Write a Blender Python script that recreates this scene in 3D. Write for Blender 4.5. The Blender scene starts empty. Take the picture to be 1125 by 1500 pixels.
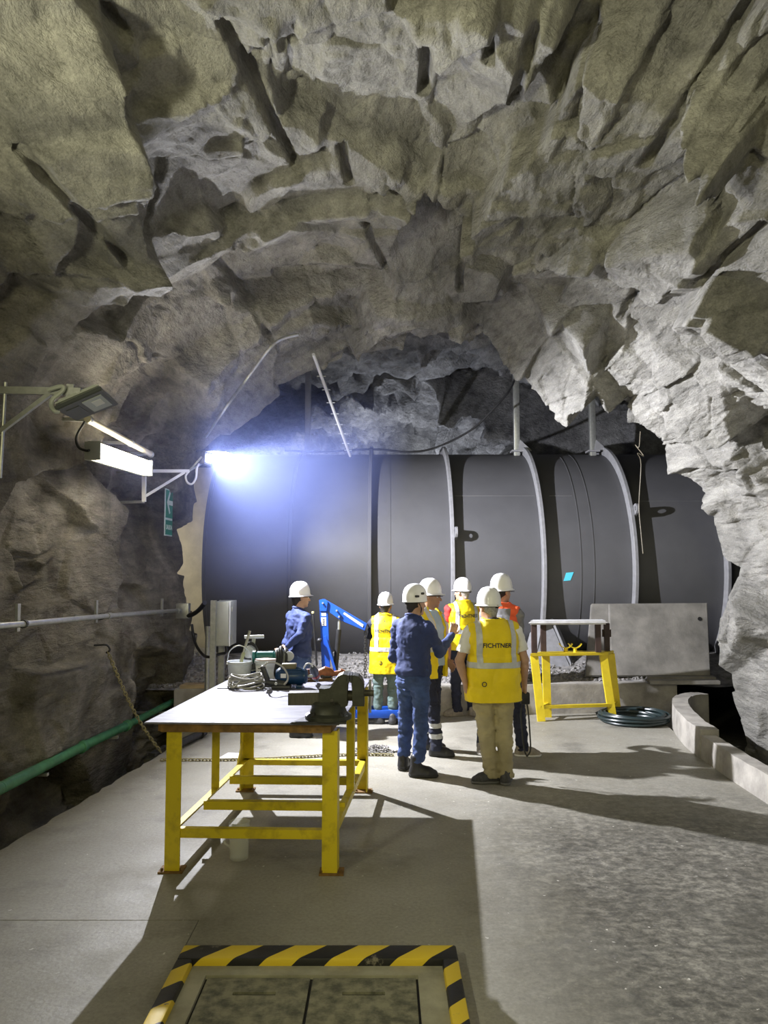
import bpy, bmesh, math, random
import numpy as np
from mathutils import Vector, Matrix
from mathutils.bvhtree import BVHTree

random.seed(7)
R = math.radians
SC = bpy.context.scene
COL = SC.collection

# ------------------------------------------------------------------ camera
FPX = 1127.0                       # focal length in pixels of the 1125 x 1500 frame
PITCH = math.atan2(80.0, FPX)
CAMZ = 2.0
cam_d = bpy.data.cameras.new('camera')
cam_d.sensor_fit = 'VERTICAL'
cam_d.sensor_height = 36.0
cam_d.lens = FPX / 1500.0 * 36.0
cam_d.clip_start = 0.05
cam_d.clip_end = 200
cam = bpy.data.objects.new('camera', cam_d)
cam.location = (0, 0, CAMZ)
cam.rotation_euler = (math.pi / 2 + PITCH, 0, 0)
COL.objects.link(cam)
SC.camera = cam

# ------------------------------------------------------------------ world, light, exposure
world = bpy.data.worlds.new('cave_dark')
SC.world = world
world.use_nodes = True
world.node_tree.nodes['Background'].inputs[0].default_value = (0.7, 0.8, 1.0, 1)
world.node_tree.nodes['Background'].inputs[1].default_value = 0.004
SC.view_settings.view_transform = 'Standard'
SC.view_settings.look = 'None'
SC.view_settings.gamma = 1.0
SC.view_settings.use_curve_mapping = False
SC.view_settings.exposure = 0.0


def area(name, loc, direction, size, power, color, size_y=None, spread=180):
    l = bpy.data.lights.new(name, 'AREA')
    l.shape = 'RECTANGLE' if size_y else 'DISK'
    l.size = size
    if size_y:
        l.size_y = size_y
    l.energy = power
    l.color = color
    l.spread = R(spread)
    o = bpy.data.objects.new(name, l)
    o.location = loc
    o.rotation_euler = Vector(direction).to_track_quat('-Z', 'Y').to_euler()
    COL.objects.link(o)
    return o


# olive lamps of the machine hall behind the photographer, and the wall lamp out of frame on the left
area('hall_lamp', (0.3, -4.5, 3.7), (0.0, 1.0, 0.02), 1.4, 155, (1.0, 0.94, 0.50), 0.7)
area('left_wall_lamp', (-2.30, 2.0, 2.8), (0.88, 0.06, 0.46), 0.35, 155, (1.0, 0.97, 0.68))
# white flood lamp on the bracket (its housing is built below)
FLOOD = (-2.10, 9.2, 3.30)
FLOOD_DIR = (0.97, -0.20, -0.10)
area('flood_lamp_light', (FLOOD[0] + 0.05, FLOOD[1] - 0.03, FLOOD[2] - 0.012), FLOOD_DIR, 0.08, 1000, (0.89, 0.90, 1.0), spread=170)
# lamp hidden behind the penstock that lights the far rock
area('far_tunnel_lamp', (0.3, 16.6, 2.6), (0.0, 0.45, 1.0), 0.5, 130, (0.86, 0.90, 1.0))

# small lamp in the side chamber that lights the pale bulkhead left of the pipe
area('side_chamber_lamp', (-4.7, 12.2, 2.3), (0.9, 0.7, -0.15), 0.3, 26, (1.0, 0.93, 0.75))

# ------------------------------------------------------------------ pixel helpers (where a point of the photograph lies)
def ray(px, py):
    x = (px - 562.5) / FPX
    y = (750.0 - py) / FPX
    return Vector((x, math.cos(PITCH) - y * math.sin(PITCH), math.sin(PITCH) + y * math.cos(PITCH)))


def P(px, py, Y):
    d = ray(px, py)
    return Vector((0, 0, CAMZ)) + d * (Y / d.y)


def F(px, py, z=0.0):
    d = ray(px, py)
    return Vector((0, 0, CAMZ)) + d * ((z - CAMZ) / d.z)


# ------------------------------------------------------------------ materials
MATS = {}


def mat(name, color, rough=0.6, metal=0.0, var=0.0, scale=8.0, bump=0.0, bscale=40.0, color2=None, emit=0.0,
        alpha=1.0, trans=0.0, lo=0.35, hi=0.65, stretch=(1, 1, 1), spec=0.5, detail=6):
    if name in MATS:
        return MATS[name]
    m = bpy.data.materials.new(name)
    m.use_nodes = True
    nt = m.node_tree
    b = nt.nodes['Principled BSDF']
    b.inputs['Base Color'].default_value = (*color, 1)
    b.inputs['Roughness'].default_value = rough
    b.inputs['Metallic'].default_value = metal
    b.inputs['Specular IOR Level'].default_value = spec
    tc = nt.nodes.new('ShaderNodeTexCoord')
    mp = nt.nodes.new('ShaderNodeMapping')
    mp.inputs['Scale'].default_value = stretch
    nt.links.new(tc.outputs['Object'], mp.inputs['Vector'])
    if var > 0 or color2:
        n = nt.nodes.new('ShaderNodeTexNoise')
        n.inputs['Scale'].default_value = scale
        n.inputs['Detail'].default_value = detail
        n.inputs['Roughness'].default_value = 0.6
        nt.links.new(mp.outputs[0], n.inputs['Vector'])
        r = nt.nodes.new('ShaderNodeValToRGB')
        c2 = color2 or tuple(max(0, c * (1 - var)) for c in color)
        c1 = color if color2 else tuple(min(1, c * (1 + var)) for c in color)
        r.color_ramp.elements[0].position = lo
        r.color_ramp.elements[0].color = (*c2, 1)
        r.color_ramp.elements[1].position = hi
        r.color_ramp.elements[1].color = (*c1, 1)
        nt.links.new(n.outputs['Fac'], r.inputs['Fac'])
        nt.links.new(r.outputs['Color'], b.inputs['Base Color'])
    if bump > 0:
        n2 = nt.nodes.new('ShaderNodeTexNoise')
        n2.inputs['Scale'].default_value = bscale
        n2.inputs['Detail'].default_value = 5
        nt.links.new(mp.outputs[0], n2.inputs['Vector'])
        bp = nt.nodes.new('ShaderNodeBump')
        bp.inputs['Strength'].default_value = bump
        bp.inputs['Distance'].default_value = 0.01
        nt.links.new(n2.outputs['Fac'], bp.inputs['Height'])
        nt.links.new(bp.outputs[0], b.inputs['Normal'])
    if emit > 0:
        b.inputs['Emission Color'].default_value = (*color, 1)
        b.inputs['Emission Strength'].default_value = emit
    if trans > 0:
        b.inputs['Transmission Weight'].default_value = trans
    if alpha < 1:
        b.inputs['Alpha'].default_value = alpha
    MATS[name] = m
    return m


def rock_material(name, c_mid, c_dark, c_light):
    m = bpy.data.materials.new(name)
    m.use_nodes = True
    nt = m.node_tree
    L = nt.links.new
    b = nt.nodes['Principled BSDF']
    b.inputs['Roughness'].default_value = 0.82
    b.inputs['Specular IOR Level'].default_value = 0.3
    tc = nt.nodes.new('ShaderNodeTexCoord')

    def noise(scale, detail, rough, stretch=(1, 1, 1), rot=(0, 0, 0), dist=0.0):
        mp = nt.nodes.new('ShaderNodeMapping')
        mp.inputs['Scale'].default_value = stretch
        mp.inputs['Rotation'].default_value = rot
        L(tc.outputs['Object'], mp.inputs['Vector'])
        n = nt.nodes.new('ShaderNodeTexNoise')
        n.inputs['Scale'].default_value = scale
        n.inputs['Detail'].default_value = detail
        n.inputs['Roughness'].default_value = rough
        n.inputs['Distortion'].default_value = dist
        L(mp.outputs[0], n.inputs['Vector'])
        return n.outputs['Fac']

    def ramp(fac, stops):
        r = nt.nodes.new('ShaderNodeValToRGB')
        e = r.color_ramp.elements
        while len(e) < len(stops):
            e.new(0.5)
        for el, (p, c) in zip(e, stops):
            el.position = p
            el.color = (*c, 1)
        L(fac, r.inputs['Fac'])
        return r.outputs['Color']

    def mix(kind, fac, a, c):
        x = nt.nodes.new('ShaderNodeMixRGB')
        x.blend_type = kind
        if isinstance(fac, float):
            x.inputs[0].default_value = fac
        else:
            L(fac, x.inputs[0])
        L(a, x.inputs[1])
        L(c, x.inputs[2])
        return x.outputs[0]

    big = ramp(noise(0.9, 4, 0.55), [(0.30, c_dark), (0.52, c_mid), (0.72, c_light)])
    streak = ramp(noise(7.0, 9, 0.68, (1.0, 0.35, 1.6), (0.3, 0.5, 0.6), 0.35),
                  [(0.28, (0.32, 0.32, 0.31)), (0.48, (0.92, 0.92, 0.92)), (0.72, (1.45, 1.45, 1.43))])
    col = mix('MULTIPLY', 0.75, big, streak)
    fine = ramp(noise(60, 8, 0.7), [(0.3, (0.6, 0.6, 0.6)), (0.6, (1.1, 1.1, 1.1)), (0.75, (1.35, 1.35, 1.33))])
    col = mix('MULTIPLY', 0.7, col, fine)
    # earthy brown staining of the left wall, darkened further as painted shade
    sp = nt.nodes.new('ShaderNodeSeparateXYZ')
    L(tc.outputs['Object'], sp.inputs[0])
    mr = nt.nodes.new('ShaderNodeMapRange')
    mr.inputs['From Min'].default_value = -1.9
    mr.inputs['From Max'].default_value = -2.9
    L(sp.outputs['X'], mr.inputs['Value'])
    stain_shade = nt.nodes.new('ShaderNodeMixRGB')
    L(mr.outputs[0], stain_shade.inputs[0])
    stain_shade.inputs[1].default_value = (1, 1, 1, 1)
    L(ramp(noise(1.3, 5, 0.6, dist=0.5), [(0.38, (0.34, 0.31, 0.26)), (0.62, (0.80, 0.76, 0.68))]), stain_shade.inputs[2])
    col = mix('MULTIPLY', 1.0, col, stain_shade.outputs[0])
    L(col, b.inputs['Base Color'])
    h1 = noise(14, 10, 0.65, (1.0, 0.45, 1.5), (0.3, 0.5, 0.6), 0.15)
    h2 = noise(70, 6, 0.6)
    b1 = nt.nodes.new('ShaderNodeBump')
    b1.inputs['Strength'].default_value = 0.9
    b1.inputs['Distance'].default_value = 0.075
    L(h1, b1.inputs['Height'])
    b2 = nt.nodes.new('ShaderNodeBump')
    b2.inputs['Strength'].default_value = 0.5
    b2.inputs['Distance'].default_value = 0.012
    L(h2, b2.inputs['Height'])
    L(b1.outputs[0], b2.inputs['Normal'])
    L(b2.outputs[0], b.inputs['Normal'])
    MATS[name] = m
    return m


def floor_material():
    m = bpy.data.materials.new('floor_concrete')
    m.use_nodes = True
    nt = m.node_tree
    L = nt.links.new
    b = nt.nodes['Principled BSDF']
    tc = nt.nodes.new('ShaderNodeTexCoord')

    def noise(scale, detail=6, rough=0.6, stretch=(1, 1, 1), dist=0.0, off=(0, 0, 0)):
        mp = nt.nodes.new('ShaderNodeMapping')
        mp.inputs['Scale'].default_value = stretch
        mp.inputs['Location'].default_value = off
        L(tc.outputs['Object'], mp.inputs['Vector'])
        n = nt.nodes.new('ShaderNodeTexNoise')
        n.inputs['Scale'].default_value = scale
        n.inputs['Detail'].default_value = detail
        n.inputs['Roughness'].default_value = rough
        n.inputs['Distortion'].default_value = dist
        L(mp.outputs[0], n.inputs['Vector'])
        return n.outputs['Fac']

    def ramp(fac, stops):
        r = nt.nodes.new('ShaderNodeValToRGB')
        e = r.color_ramp.elements
        while len(e) < len(stops):
            e.new(0.5)
        for el, (p, c) in zip(e, stops):
            el.position = p
            el.color = (*c, 1) if isinstance(c, tuple) else (c, c, c, 1)
        L(fac, r.inputs['Fac'])
        return r.outputs['Color']

    def mix(kind, fac, a, c):
        x = nt.nodes.new('ShaderNodeMixRGB')
        x.blend_type = kind
        if isinstance(fac, float):
            x.inputs[0].default_value = fac
        else:
            L(fac, x.inputs[0])
        L(a, x.inputs[1])
        L(c, x.inputs[2])
        return x.outputs[0]

    base = ramp(noise(0.8, 5), [(0.3, (0.25, 0.235, 0.19)), (0.55, (0.335, 0.32, 0.27)), (0.75, (0.39, 0.375, 0.325))])
    # worn rougher patch on the right side of the slab (X from about 0.6 on): darker, mottled, scuffed
    sep = nt.nodes.new('ShaderNodeSeparateXYZ')
    L(tc.outputs['Object'], sep.inputs[0])
    edge = nt.nodes.new('ShaderNodeMapRange')
    edge.inputs['From Min'].default_value = 0.3
    edge.inputs['From Max'].default_value = 1.3
    L(sep.outputs['X'], edge.inputs['Value'])
    mott = ramp(noise(13.0, 10, 0.74, (1, 1.2, 1), 0.25), [(0.38, 0.14), (0.5, 0.45), (0.62, 0.95)])
    patch = ramp(noise(2.2, 6, 0.6, off=(5, 2, 0)), [(0.35, 0.42), (0.65, 0.95)])
    mott = mix('MULTIPLY', 0.8, mott, patch)
    near = nt.nodes.new('ShaderNodeMapRange')
    near.inputs['From Min'].default_value = 7.6
    near.inputs['From Max'].default_value = 5.8
    near.inputs['To Min'].default_value = 0.25
    L(sep.outputs['Y'], near.inputs['Value'])
    worn = nt.nodes.new('ShaderNodeMath')
    worn.operation = 'MULTIPLY'
    L(edge.outputs[0], worn.inputs[0])
    L(near.outputs[0], worn.inputs[1])
    x1 = nt.nodes.new('ShaderNodeMixRGB')
    x1.inputs[1].default_value = (1, 1, 1, 1)
    L(mott, x1.inputs[2])
    L(worn.outputs[0], x1.inputs[0])
    col = mix('MULTIPLY', 0.85, base, x1.outputs[0])
    stain = ramp(noise(1.6, 7, 0.62, off=(3.1, 1.7, 0)), [(0.32, 0.55), (0.45, 1.0)])
    col = mix('MULTIPLY', 0.7, col, stain)
    fine = ramp(noise(45, 8, 0.7), [(0.3, 0.72), (0.6, 1.08)])
    col = mix('MULTIPLY', 0.8, col, fine)
    speck = ramp(noise(24, 4, 0.5, off=(9, 4, 0)), [(0.70, 0.0), (0.74, 1.0)])
    x2 = nt.nodes.new('ShaderNodeMixRGB')
    L(speck, x2.inputs[0])
    L(col, x2.inputs[1])
    x2.inputs[2].default_value = (0.62, 0.60, 0.55, 1)
    col = x2.outputs[0]
    L(col, b.inputs['Base Color'])
    rr = ramp(noise(3.0, 5), [(0.3, 0.42), (0.7, 0.68)])
    L(rr, b.inputs['Roughness'])
    b.inputs['Specular IOR Level'].default_value = 0.35
    bp = nt.nodes.new('ShaderNodeBump')
    bp.inputs['Strength'].default_value = 0.45
    bp.inputs['Distance'].default_value = 0.006
    L(noise(30, 9, 0.7), bp.inputs['Height'])
    L(bp.outputs[0], b.inputs['Normal'])
    MATS['floor_concrete'] = m
    return m


def hazard_material():
    m = bpy.data.materials.new('hazard_paint')
    m.use_nodes = True
    nt = m.node_tree
    L = nt.links.new
    b = nt.nodes['Principled BSDF']
    b.inputs['Roughness'].default_value = 0.55
    tc = nt.nodes.new('ShaderNodeTexCoord')
    sep = nt.nodes.new('ShaderNodeSeparateXYZ')
    L(tc.outputs['Object'], sep.inputs[0])

    def math_(op, a, c=None):
        n = nt.nodes.new('ShaderNodeMath')
        n.operation = op
        for i, v in enumerate((a, c)):
            if v is None:
                continue
            if isinstance(v, (int, float)):
                n.inputs[i].default_value = v
            else:
                L(v, n.inputs[i])
        return n.outputs[0]

    s = math_('SUBTRACT', sep.outputs['X'], math_('MULTIPLY', sep.outputs['Y'], 1.0))
    s = math_('ADD', s, math_('MULTIPLY', sep.outputs['Z'], -1.0))
    fr = math_('FRACT', math_('ADD', math_('DIVIDE', s, 0.325), 40.03))
    st = math_('GREATER_THAN', fr, 0.5)
    mixn = nt.nodes.new('ShaderNodeMixRGB')
    L(st, mixn.inputs[0])
    mixn.inputs[1].default_value = (0.80, 0.58, 0.03, 1)
    mixn.inputs[2].default_value = (0.012, 0.012, 0.013, 1)
    n = nt.nodes.new('ShaderNodeTexNoise')
    n.inputs['Scale'].default_value = 5.0
    n.inputs['Detail'].default_value = 8
    n.inputs['Roughness'].default_value = 0.7
    L(tc.outputs['Object'], n.inputs['Vector'])
    r = nt.nodes.new('ShaderNodeValToRGB')
    r.color_ramp.elements[0].position = 0.62
    r.color_ramp.elements[0].color = (0, 0, 0, 1)
    r.color_ramp.elements[1].position = 0.66
    r.color_ramp.elements[1].color = (1, 1, 1, 1)
    L(n.outputs['Fac'], r.inputs['Fac'])
    m2 = nt.nodes.new('ShaderNodeMixRGB')
    L(r.outputs[0], m2.inputs[0])
    L(mixn.outputs[0], m2.inputs[1])
    m2.inputs[2].default_value = (0.20, 0.18, 0.14, 1)
    L(m2.outputs[0], b.inputs['Base Color'])
    bp = nt.nodes.new('ShaderNodeBump')
    bp.inputs['Strength'].default_value = 0.5
    bp.inputs['Distance'].default_value = 0.01
    L(n.outputs['Fac'], bp.inputs['Height'])
    L(bp.outputs[0], b.inputs['Normal'])
    return m


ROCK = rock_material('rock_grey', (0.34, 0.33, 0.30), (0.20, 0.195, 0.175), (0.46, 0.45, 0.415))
ROCKB = rock_material('rock_flaky', (0.24, 0.24, 0.245), (0.05, 0.05, 0.055), (0.42, 0.42, 0.43))
FLOORM = floor_material()
HAZ = hazard_material()
STEEL = mat('galvanised_steel', (0.45, 0.46, 0.44), 0.4, 0.7, 0.12, 20, 0.1)
DARKSTEEL = mat('dark_steel', (0.045, 0.045, 0.047), 0.45, 0.4, 0.2, 20, 0.1)
YELLOW = mat('yellow_paint', (0.70, 0.55, 0.014), 0.45, 0, 0, 9, 0.08, 60, color2=(0.40, 0.29, 0.015), lo=0.25, hi=0.5)
YELLOW2 = mat('bright_yellow_paint', (0.68, 0.52, 0.02), 0.42, 0, 0.08, 9, 0.05, 60)
RUST = mat('rusty_angle', (0.20, 0.11, 0.03), 0.75, 0.1, 0.4, 14, 0.3)
TABLETOP = mat('scratched_sheet_steel', (0.28, 0.28, 0.345), 0.58, 0.05, 0, 5, 0.12, 30, color2=(0.15, 0.15, 0.19), stretch=(0.6, 3, 1), lo=0.40, hi=0.60, spec=0.3)
PIPEGREY = mat('penstock_grey_paint', (0.095, 0.095, 0.101), 0.5, 0, 0.06, 2.5, 0.08, 90)
PIPEEDGE = mat('penstock_flange_paint', (0.24, 0.24, 0.25), 0.6, 0, 0.12, 12, 0.1, 60)
CONC = mat('cast_concrete', (0.33, 0.31, 0.275), 0.8, 0, 0.3, 3.2, 0.3, 35)
CONCD = mat('damp_dark_concrete', (0.13, 0.125, 0.085), 0.65, 0, 0, 14, 0.4, 45, color2=(0.05, 0.05, 0.035), lo=0.38, hi=0.64, detail=9)
COVERM = mat('hatch_cover_concrete', (0.27, 0.26, 0.18), 0.7, 0, 0, 16, 0.4, 45, color2=(0.09, 0.09, 0.065), lo=0.36, hi=0.62, detail=9)
CONCO = mat('olive_concrete', (0.34, 0.325, 0.24), 0.7, 0, 0.25, 4, 0.3, 45)
WHITEP = mat('white_plastic', (0.72, 0.72, 0.74), 0.45, 0, 0.04, 6)
HELMET = mat('white_helmet', (0.80, 0.80, 0.80), 0.28, 0, 0.02, 6)
BLACK = mat('black_rubber', (0.014, 0.014, 0.015), 0.55, 0, 0.3, 12, 0.1)
BLUEP = mat('blue_machine_paint', (0.012, 0.085, 0.50), 0.35, 0, 0.08, 9)
GREYBOX = mat('grey_enclosure_paint', (0.34, 0.35, 0.31), 0.5, 0, 0.05, 9)
GREEN = mat('green_pipe_paint', (0.05, 0.20, 0.085), 0.5, 0, 0.25, 6, 0.15)
WOOD = mat('raw_board', (0.42, 0.32, 0.19), 0.75, 0, 0.25, 4, 0.15, 30, stretch=(1, 8, 8))
BROWN = mat('brown_primer', (0.04, 0.022, 0.017), 0.6, 0, 0.35, 9, 0.1)
PAPER = mat('white_paper', (0.78, 0.78, 0.80), 0.8)
GRAVELM = mat('grey_gravel', (0.24, 0.23, 0.22), 0.85, 0, 0.5, 9, 0.3, 60)

# ------------------------------------------------------------------ object helpers
WM = {}


def tag(o, label=None, cat=None, group=None, kind=None):
    if label:
        o['label'] = label
    if cat:
        o['category'] = cat
    if group:
        o['group'] = group
    if kind:
        o['kind'] = kind
    return o


def thing(name, label, cat, loc=(0, 0, 0), rz=0.0, group=None):
    o = bpy.data.objects.new(name, None)
    o.empty_display_size = 0.1
    o.location = loc
    o.rotation_euler = (0, 0, rz)
    COL.objects.link(o)
    WM[o.name] = Matrix.Translation(Vector(loc)) @ Matrix.Rotation(rz, 4, 'Z')
    return tag(o, label, cat, group)


def link_mesh(name, me, material, parent=None, local=False, smooth=True, angle=35, origin=None):
    """Links a mesh given in world coordinates (or in its parent's, local=True) under its parent."""
    o = bpy.data.objects.new(name, me)
    COL.objects.link(o)
    if parent is not None:
        o.parent = parent
        pm = WM[parent.name]
        if not local:
            me.transform(pm.inverted())
        WM[o.name] = pm.copy()
    else:
        if origin is not None:
            me.transform(Matrix.Translation(-Vector(origin)))
            o.location = origin
        WM[o.name] = Matrix.Translation(o.location)
    for mm in (material if isinstance(material, (list, tuple)) else [material]):
        me.materials.append(mm)
    if smooth:
        me.polygons.foreach_set('use_smooth', [True] * len(me.polygons))
        if angle < 180:
            try:
                me.set_sharp_from_angle(angle=R(angle))
            except Exception:
                pass
    me.update()
    return o


class MB:
    """Collects shapes; build() links them as one mesh object."""

    def __init__(self):
        self.bm = bmesh.new()

    def box(self, c, s, rot=None, bevel=0.0):
        ret = bmesh.ops.create_cube(self.bm, size=1.0)
        vs = ret['verts']
        M = Matrix.Translation(Vector(c)) @ (rot.to_4x4() if rot is not None else Matrix()) @ Matrix.Diagonal((s[0], s[1], s[2], 1))
        bmesh.ops.transform(self.bm, matrix=M, verts=vs)
        if bevel > 0:
            es = list({e for v in vs for e in v.link_edges})
            bmesh.ops.bevel(self.bm, geom=es, offset=bevel, segments=2, affect='EDGES', profile=0.5)
        return self

    def bar(self, a, b, w, h=None, up=(0, 0, 1), bevel=0.0):
        a, b = Vector(a), Vector(b)
        d = b - a
        z = d.normalized()
        u = Vector(up)
        if abs(z.dot(u)) > 0.98:
            u = Vector((0, 1, 0))
        x = u.cross(z).normalized()
        y = z.cross(x)
        rot = Matrix((x, y, z)).transposed()
        return self.box((a + b) / 2, (w, h or w, d.length), rot, bevel)

    def tube(self, pts, r, n=10, cap=True, closed=False):
        pts = [Vector(p) for p in pts]
        m = len(pts)
        rs = r if isinstance(r, (list, tuple)) else [r] * m
        rings = []
        prev = None
        for i, p in enumerate(pts):
            if closed:
                t = (pts[(i + 1) % m] - pts[i - 1]).normalized()
            else:
                t = (pts[min(i + 1, m - 1)] - pts[max(i - 1, 0)]).normalized()
            if prev is None:
                u = Vector((0, 0, 1)) if abs(t.z) < 0.9 else Vector((1, 0, 0))
                x = u.cross(t).normalized()
            else:
                x = (prev - t * prev.dot(t)).normalized()
            prev = x
            y = t.cross(x)
            rings.append([self.bm.verts.new(p + (x * math.cos(2 * math.pi * k / n) + y * math.sin(2 * math.pi * k / n)) * rs[i]) for k in range(n)])
        for i in range(m if closed else m - 1):
            A, B = rings[i], rings[(i + 1) % m]
            for k in range(n):
                self.bm.faces.new((A[k], A[(k + 1) % n], B[(k + 1) % n], B[k]))
        if cap and not closed:
            self.bm.faces.new(list(reversed(rings[0])))
            self.bm.faces.new(rings[-1])
        return self

    def cyl(self, a, b, r, r2=None, n=20):
        return self.tube([a, b], [r, r if r2 is None else r2], n)

    def lathe(self, prof, c=(0, 0, 0), n=24, axis='Z', closed=False):
        c = Vector(c)
        rings = []
        for (r, h) in prof:
            ring = []
            for k in range(n):
                a = 2 * math.pi * k / n
                if axis == 'Z':
                    v = Vector((r * math.cos(a), r * math.sin(a), h))
                elif axis == 'X':
                    v = Vector((h, r * math.cos(a), r * math.sin(a)))
                else:
                    v = Vector((r * math.sin(a), h, r * math.cos(a)))
                ring.append(self.bm.verts.new(c + v))
            rings.append(ring)
        for i in range(len(rings) - 1):
            A, B = rings[i], rings[i + 1]
            for k in range(n):
                self.bm.faces.new((A[k], A[(k + 1) % n], B[(k + 1) % n], B[k]))
        if prof[0][0] > 1e-5 and not closed:
            self.bm.faces.new(list(reversed(rings[0])))
        if prof[-1][0] > 1e-5 and not closed:
            self.bm.faces.new(rings[-1])
        return self

    def prism(self, outline, off, bevel=0.0):
        """outline: world points of one planar face; off: extrusion vector."""
        off = Vector(off)
        a = [self.bm.verts.new(Vector(p)) for p in outline]
        b = [self.bm.verts.new(Vector(p) + off) for p in outline]
        n = len(a)
        fs = [self.bm.faces.new(a), self.bm.faces.new(list(reversed(b)))]
        for i in range(n):
            fs.append(self.bm.faces.new((a[i], b[i], b[(i + 1) % n], a[(i + 1) % n])))
        if bevel > 0:
            es = list({e for f in fs[:2] for e in f.edges})
            bmesh.ops.bevel(self.bm, geom=es, offset=bevel, segments=2, affect='EDGES')
        return self

    def ball(self, c, s, sub=2, rot=None, jit=0.0):
        ret = bmesh.ops.create_icosphere(self.bm, subdivisions=sub, radius=1.0)
        vs = ret['verts']
        if jit:
            for v in vs:
                v.co *= 1 + random.uniform(-jit, jit)
        if isinstance(s, (int, float)):
            s = (s, s, s)
        M = Matrix.Translation(Vector(c)) @ (rot.to_4x4() if rot is not None else Matrix()) @ Matrix.Diagonal((*s, 1))
        bmesh.ops.transform(self.bm, matrix=M, verts=vs)
        return self

    def link(self, c, L, w, r, rot, n=5, m=12):
        """one oval chain link, long axis X of rot, L long, w wide, wire radius r."""
        pts = []
        for k in range(m):
            a = 2 * math.pi * k / m
            p = Vector(((L / 2 - w / 2) * (1 if math.cos(a) > 0 else -1) * min(1, abs(math.cos(a)) * 3) + w / 2 * math.cos(a), w / 2 * math.sin(a), 0))
            pts.append(Vector(c) + rot @ p)
        return self.tube(pts, r, n, closed=True)

    def build(self, name, material, parent=None, local=False, smooth=True, angle=35, origin=None):
        bmesh.ops.recalc_face_normals(self.bm, faces=self.bm.faces)
        me = bpy.data.meshes.new(name)
        self.bm.to_mesh(me)
        self.bm.free()
        if parent is None and origin is None and len(me.vertices):
            co = np.empty(len(me.vertices) * 3, np.float32)
            me.vertices.foreach_get('co', co)
            co = co.reshape(-1, 3)
            lo, hi = co.min(0), co.max(0)
            origin = ((lo[0] + hi[0]) / 2, (lo[1] + hi[1]) / 2, lo[2])
        return link_mesh(name, me, material, parent, local, smooth, angle, origin)


def np_mesh(name, verts, quads):
    me = bpy.data.meshes.new(name)
    nv, nq = len(verts), len(quads)
    me.vertices.add(nv)
    me.vertices.foreach_set('co', np.asarray(verts, np.float32).ravel())
    me.loops.add(nq * 4)
    me.loops.foreach_set('vertex_index', np.asarray(quads, np.int32).ravel())
    me.polygons.add(nq)
    me.polygons.foreach_set('loop_start', np.arange(0, nq * 4, 4, dtype=np.int32))
    me.polygons.foreach_set('loop_total', np.full(nq, 4, np.int32))
    me.update(calc_edges=True)
    return me


def curve_pts(ctrl, n=8):
    """Catmull-Rom through control points."""
    c = [Vector(p) for p in ctrl]
    c = [c[0] * 2 - c[1]] + c + [c[-1] * 2 - c[-2]]
    out = []
    for i in range(1, len(c) - 2):
        p0, p1, p2, p3 = c[i - 1:i + 3]
        for k in range(n):
            t = k / n
            out.append(0.5 * ((2 * p1) + (p2 - p0) * t + (2 * p0 - 5 * p1 + 4 * p2 - p3) * t * t + (3 * p1 - p0 - 3 * p2 + p3) * t ** 3))
    out.append(c[-2])
    return out


# ------------------------------------------------------------------ numpy noise
def h3(ix, iy, iz, seed):
    with np.errstate(over='ignore'):
        h = (ix.astype(np.uint32) * np.uint32(374761393)) ^ (iy.astype(np.uint32) * np.uint32(668265263)) ^ (iz.astype(np.uint32) * np.uint32(2147483647 - 5)) ^ np.uint32((seed * 974711 + 12345) & 0xffffffff)
        h = (h ^ (h >> np.uint32(13))) * np.uint32(1274126177)
        h = (h ^ (h >> np.uint32(16))) * np.uint32(2246822519)
        h = h ^ (h >> np.uint32(15))
    return h.astype(np.float32) / np.float32(4294967295.0)


def vnoise(p, seed=0):
    b = np.floor(p).astype(np.int32)
    f = (p - b).astype(np.float32)
    f = f * f * (3 - 2 * f)
    r = 0
    for dx in (0, 1):
        wx = f[:, 0] if dx else 1 - f[:, 0]
        for dy in (0, 1):
            wy = f[:, 1] if dy else 1 - f[:, 1]
            for dz in (0, 1):
                wz = f[:, 2] if dz else 1 - f[:, 2]
                r = r + wx * wy * wz * h3(b[:, 0] + dx, b[:, 1] + dy, b[:, 2] + dz, seed)
    return r * 2 - 1


def fbm(p, seed, octaves=4):
    r, a = 0, 1.0
    for o in range(octaves):
        r = r + a * vnoise(p * (2.03 ** o), seed + o * 17)
        a *= 0.5
    return r


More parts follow.
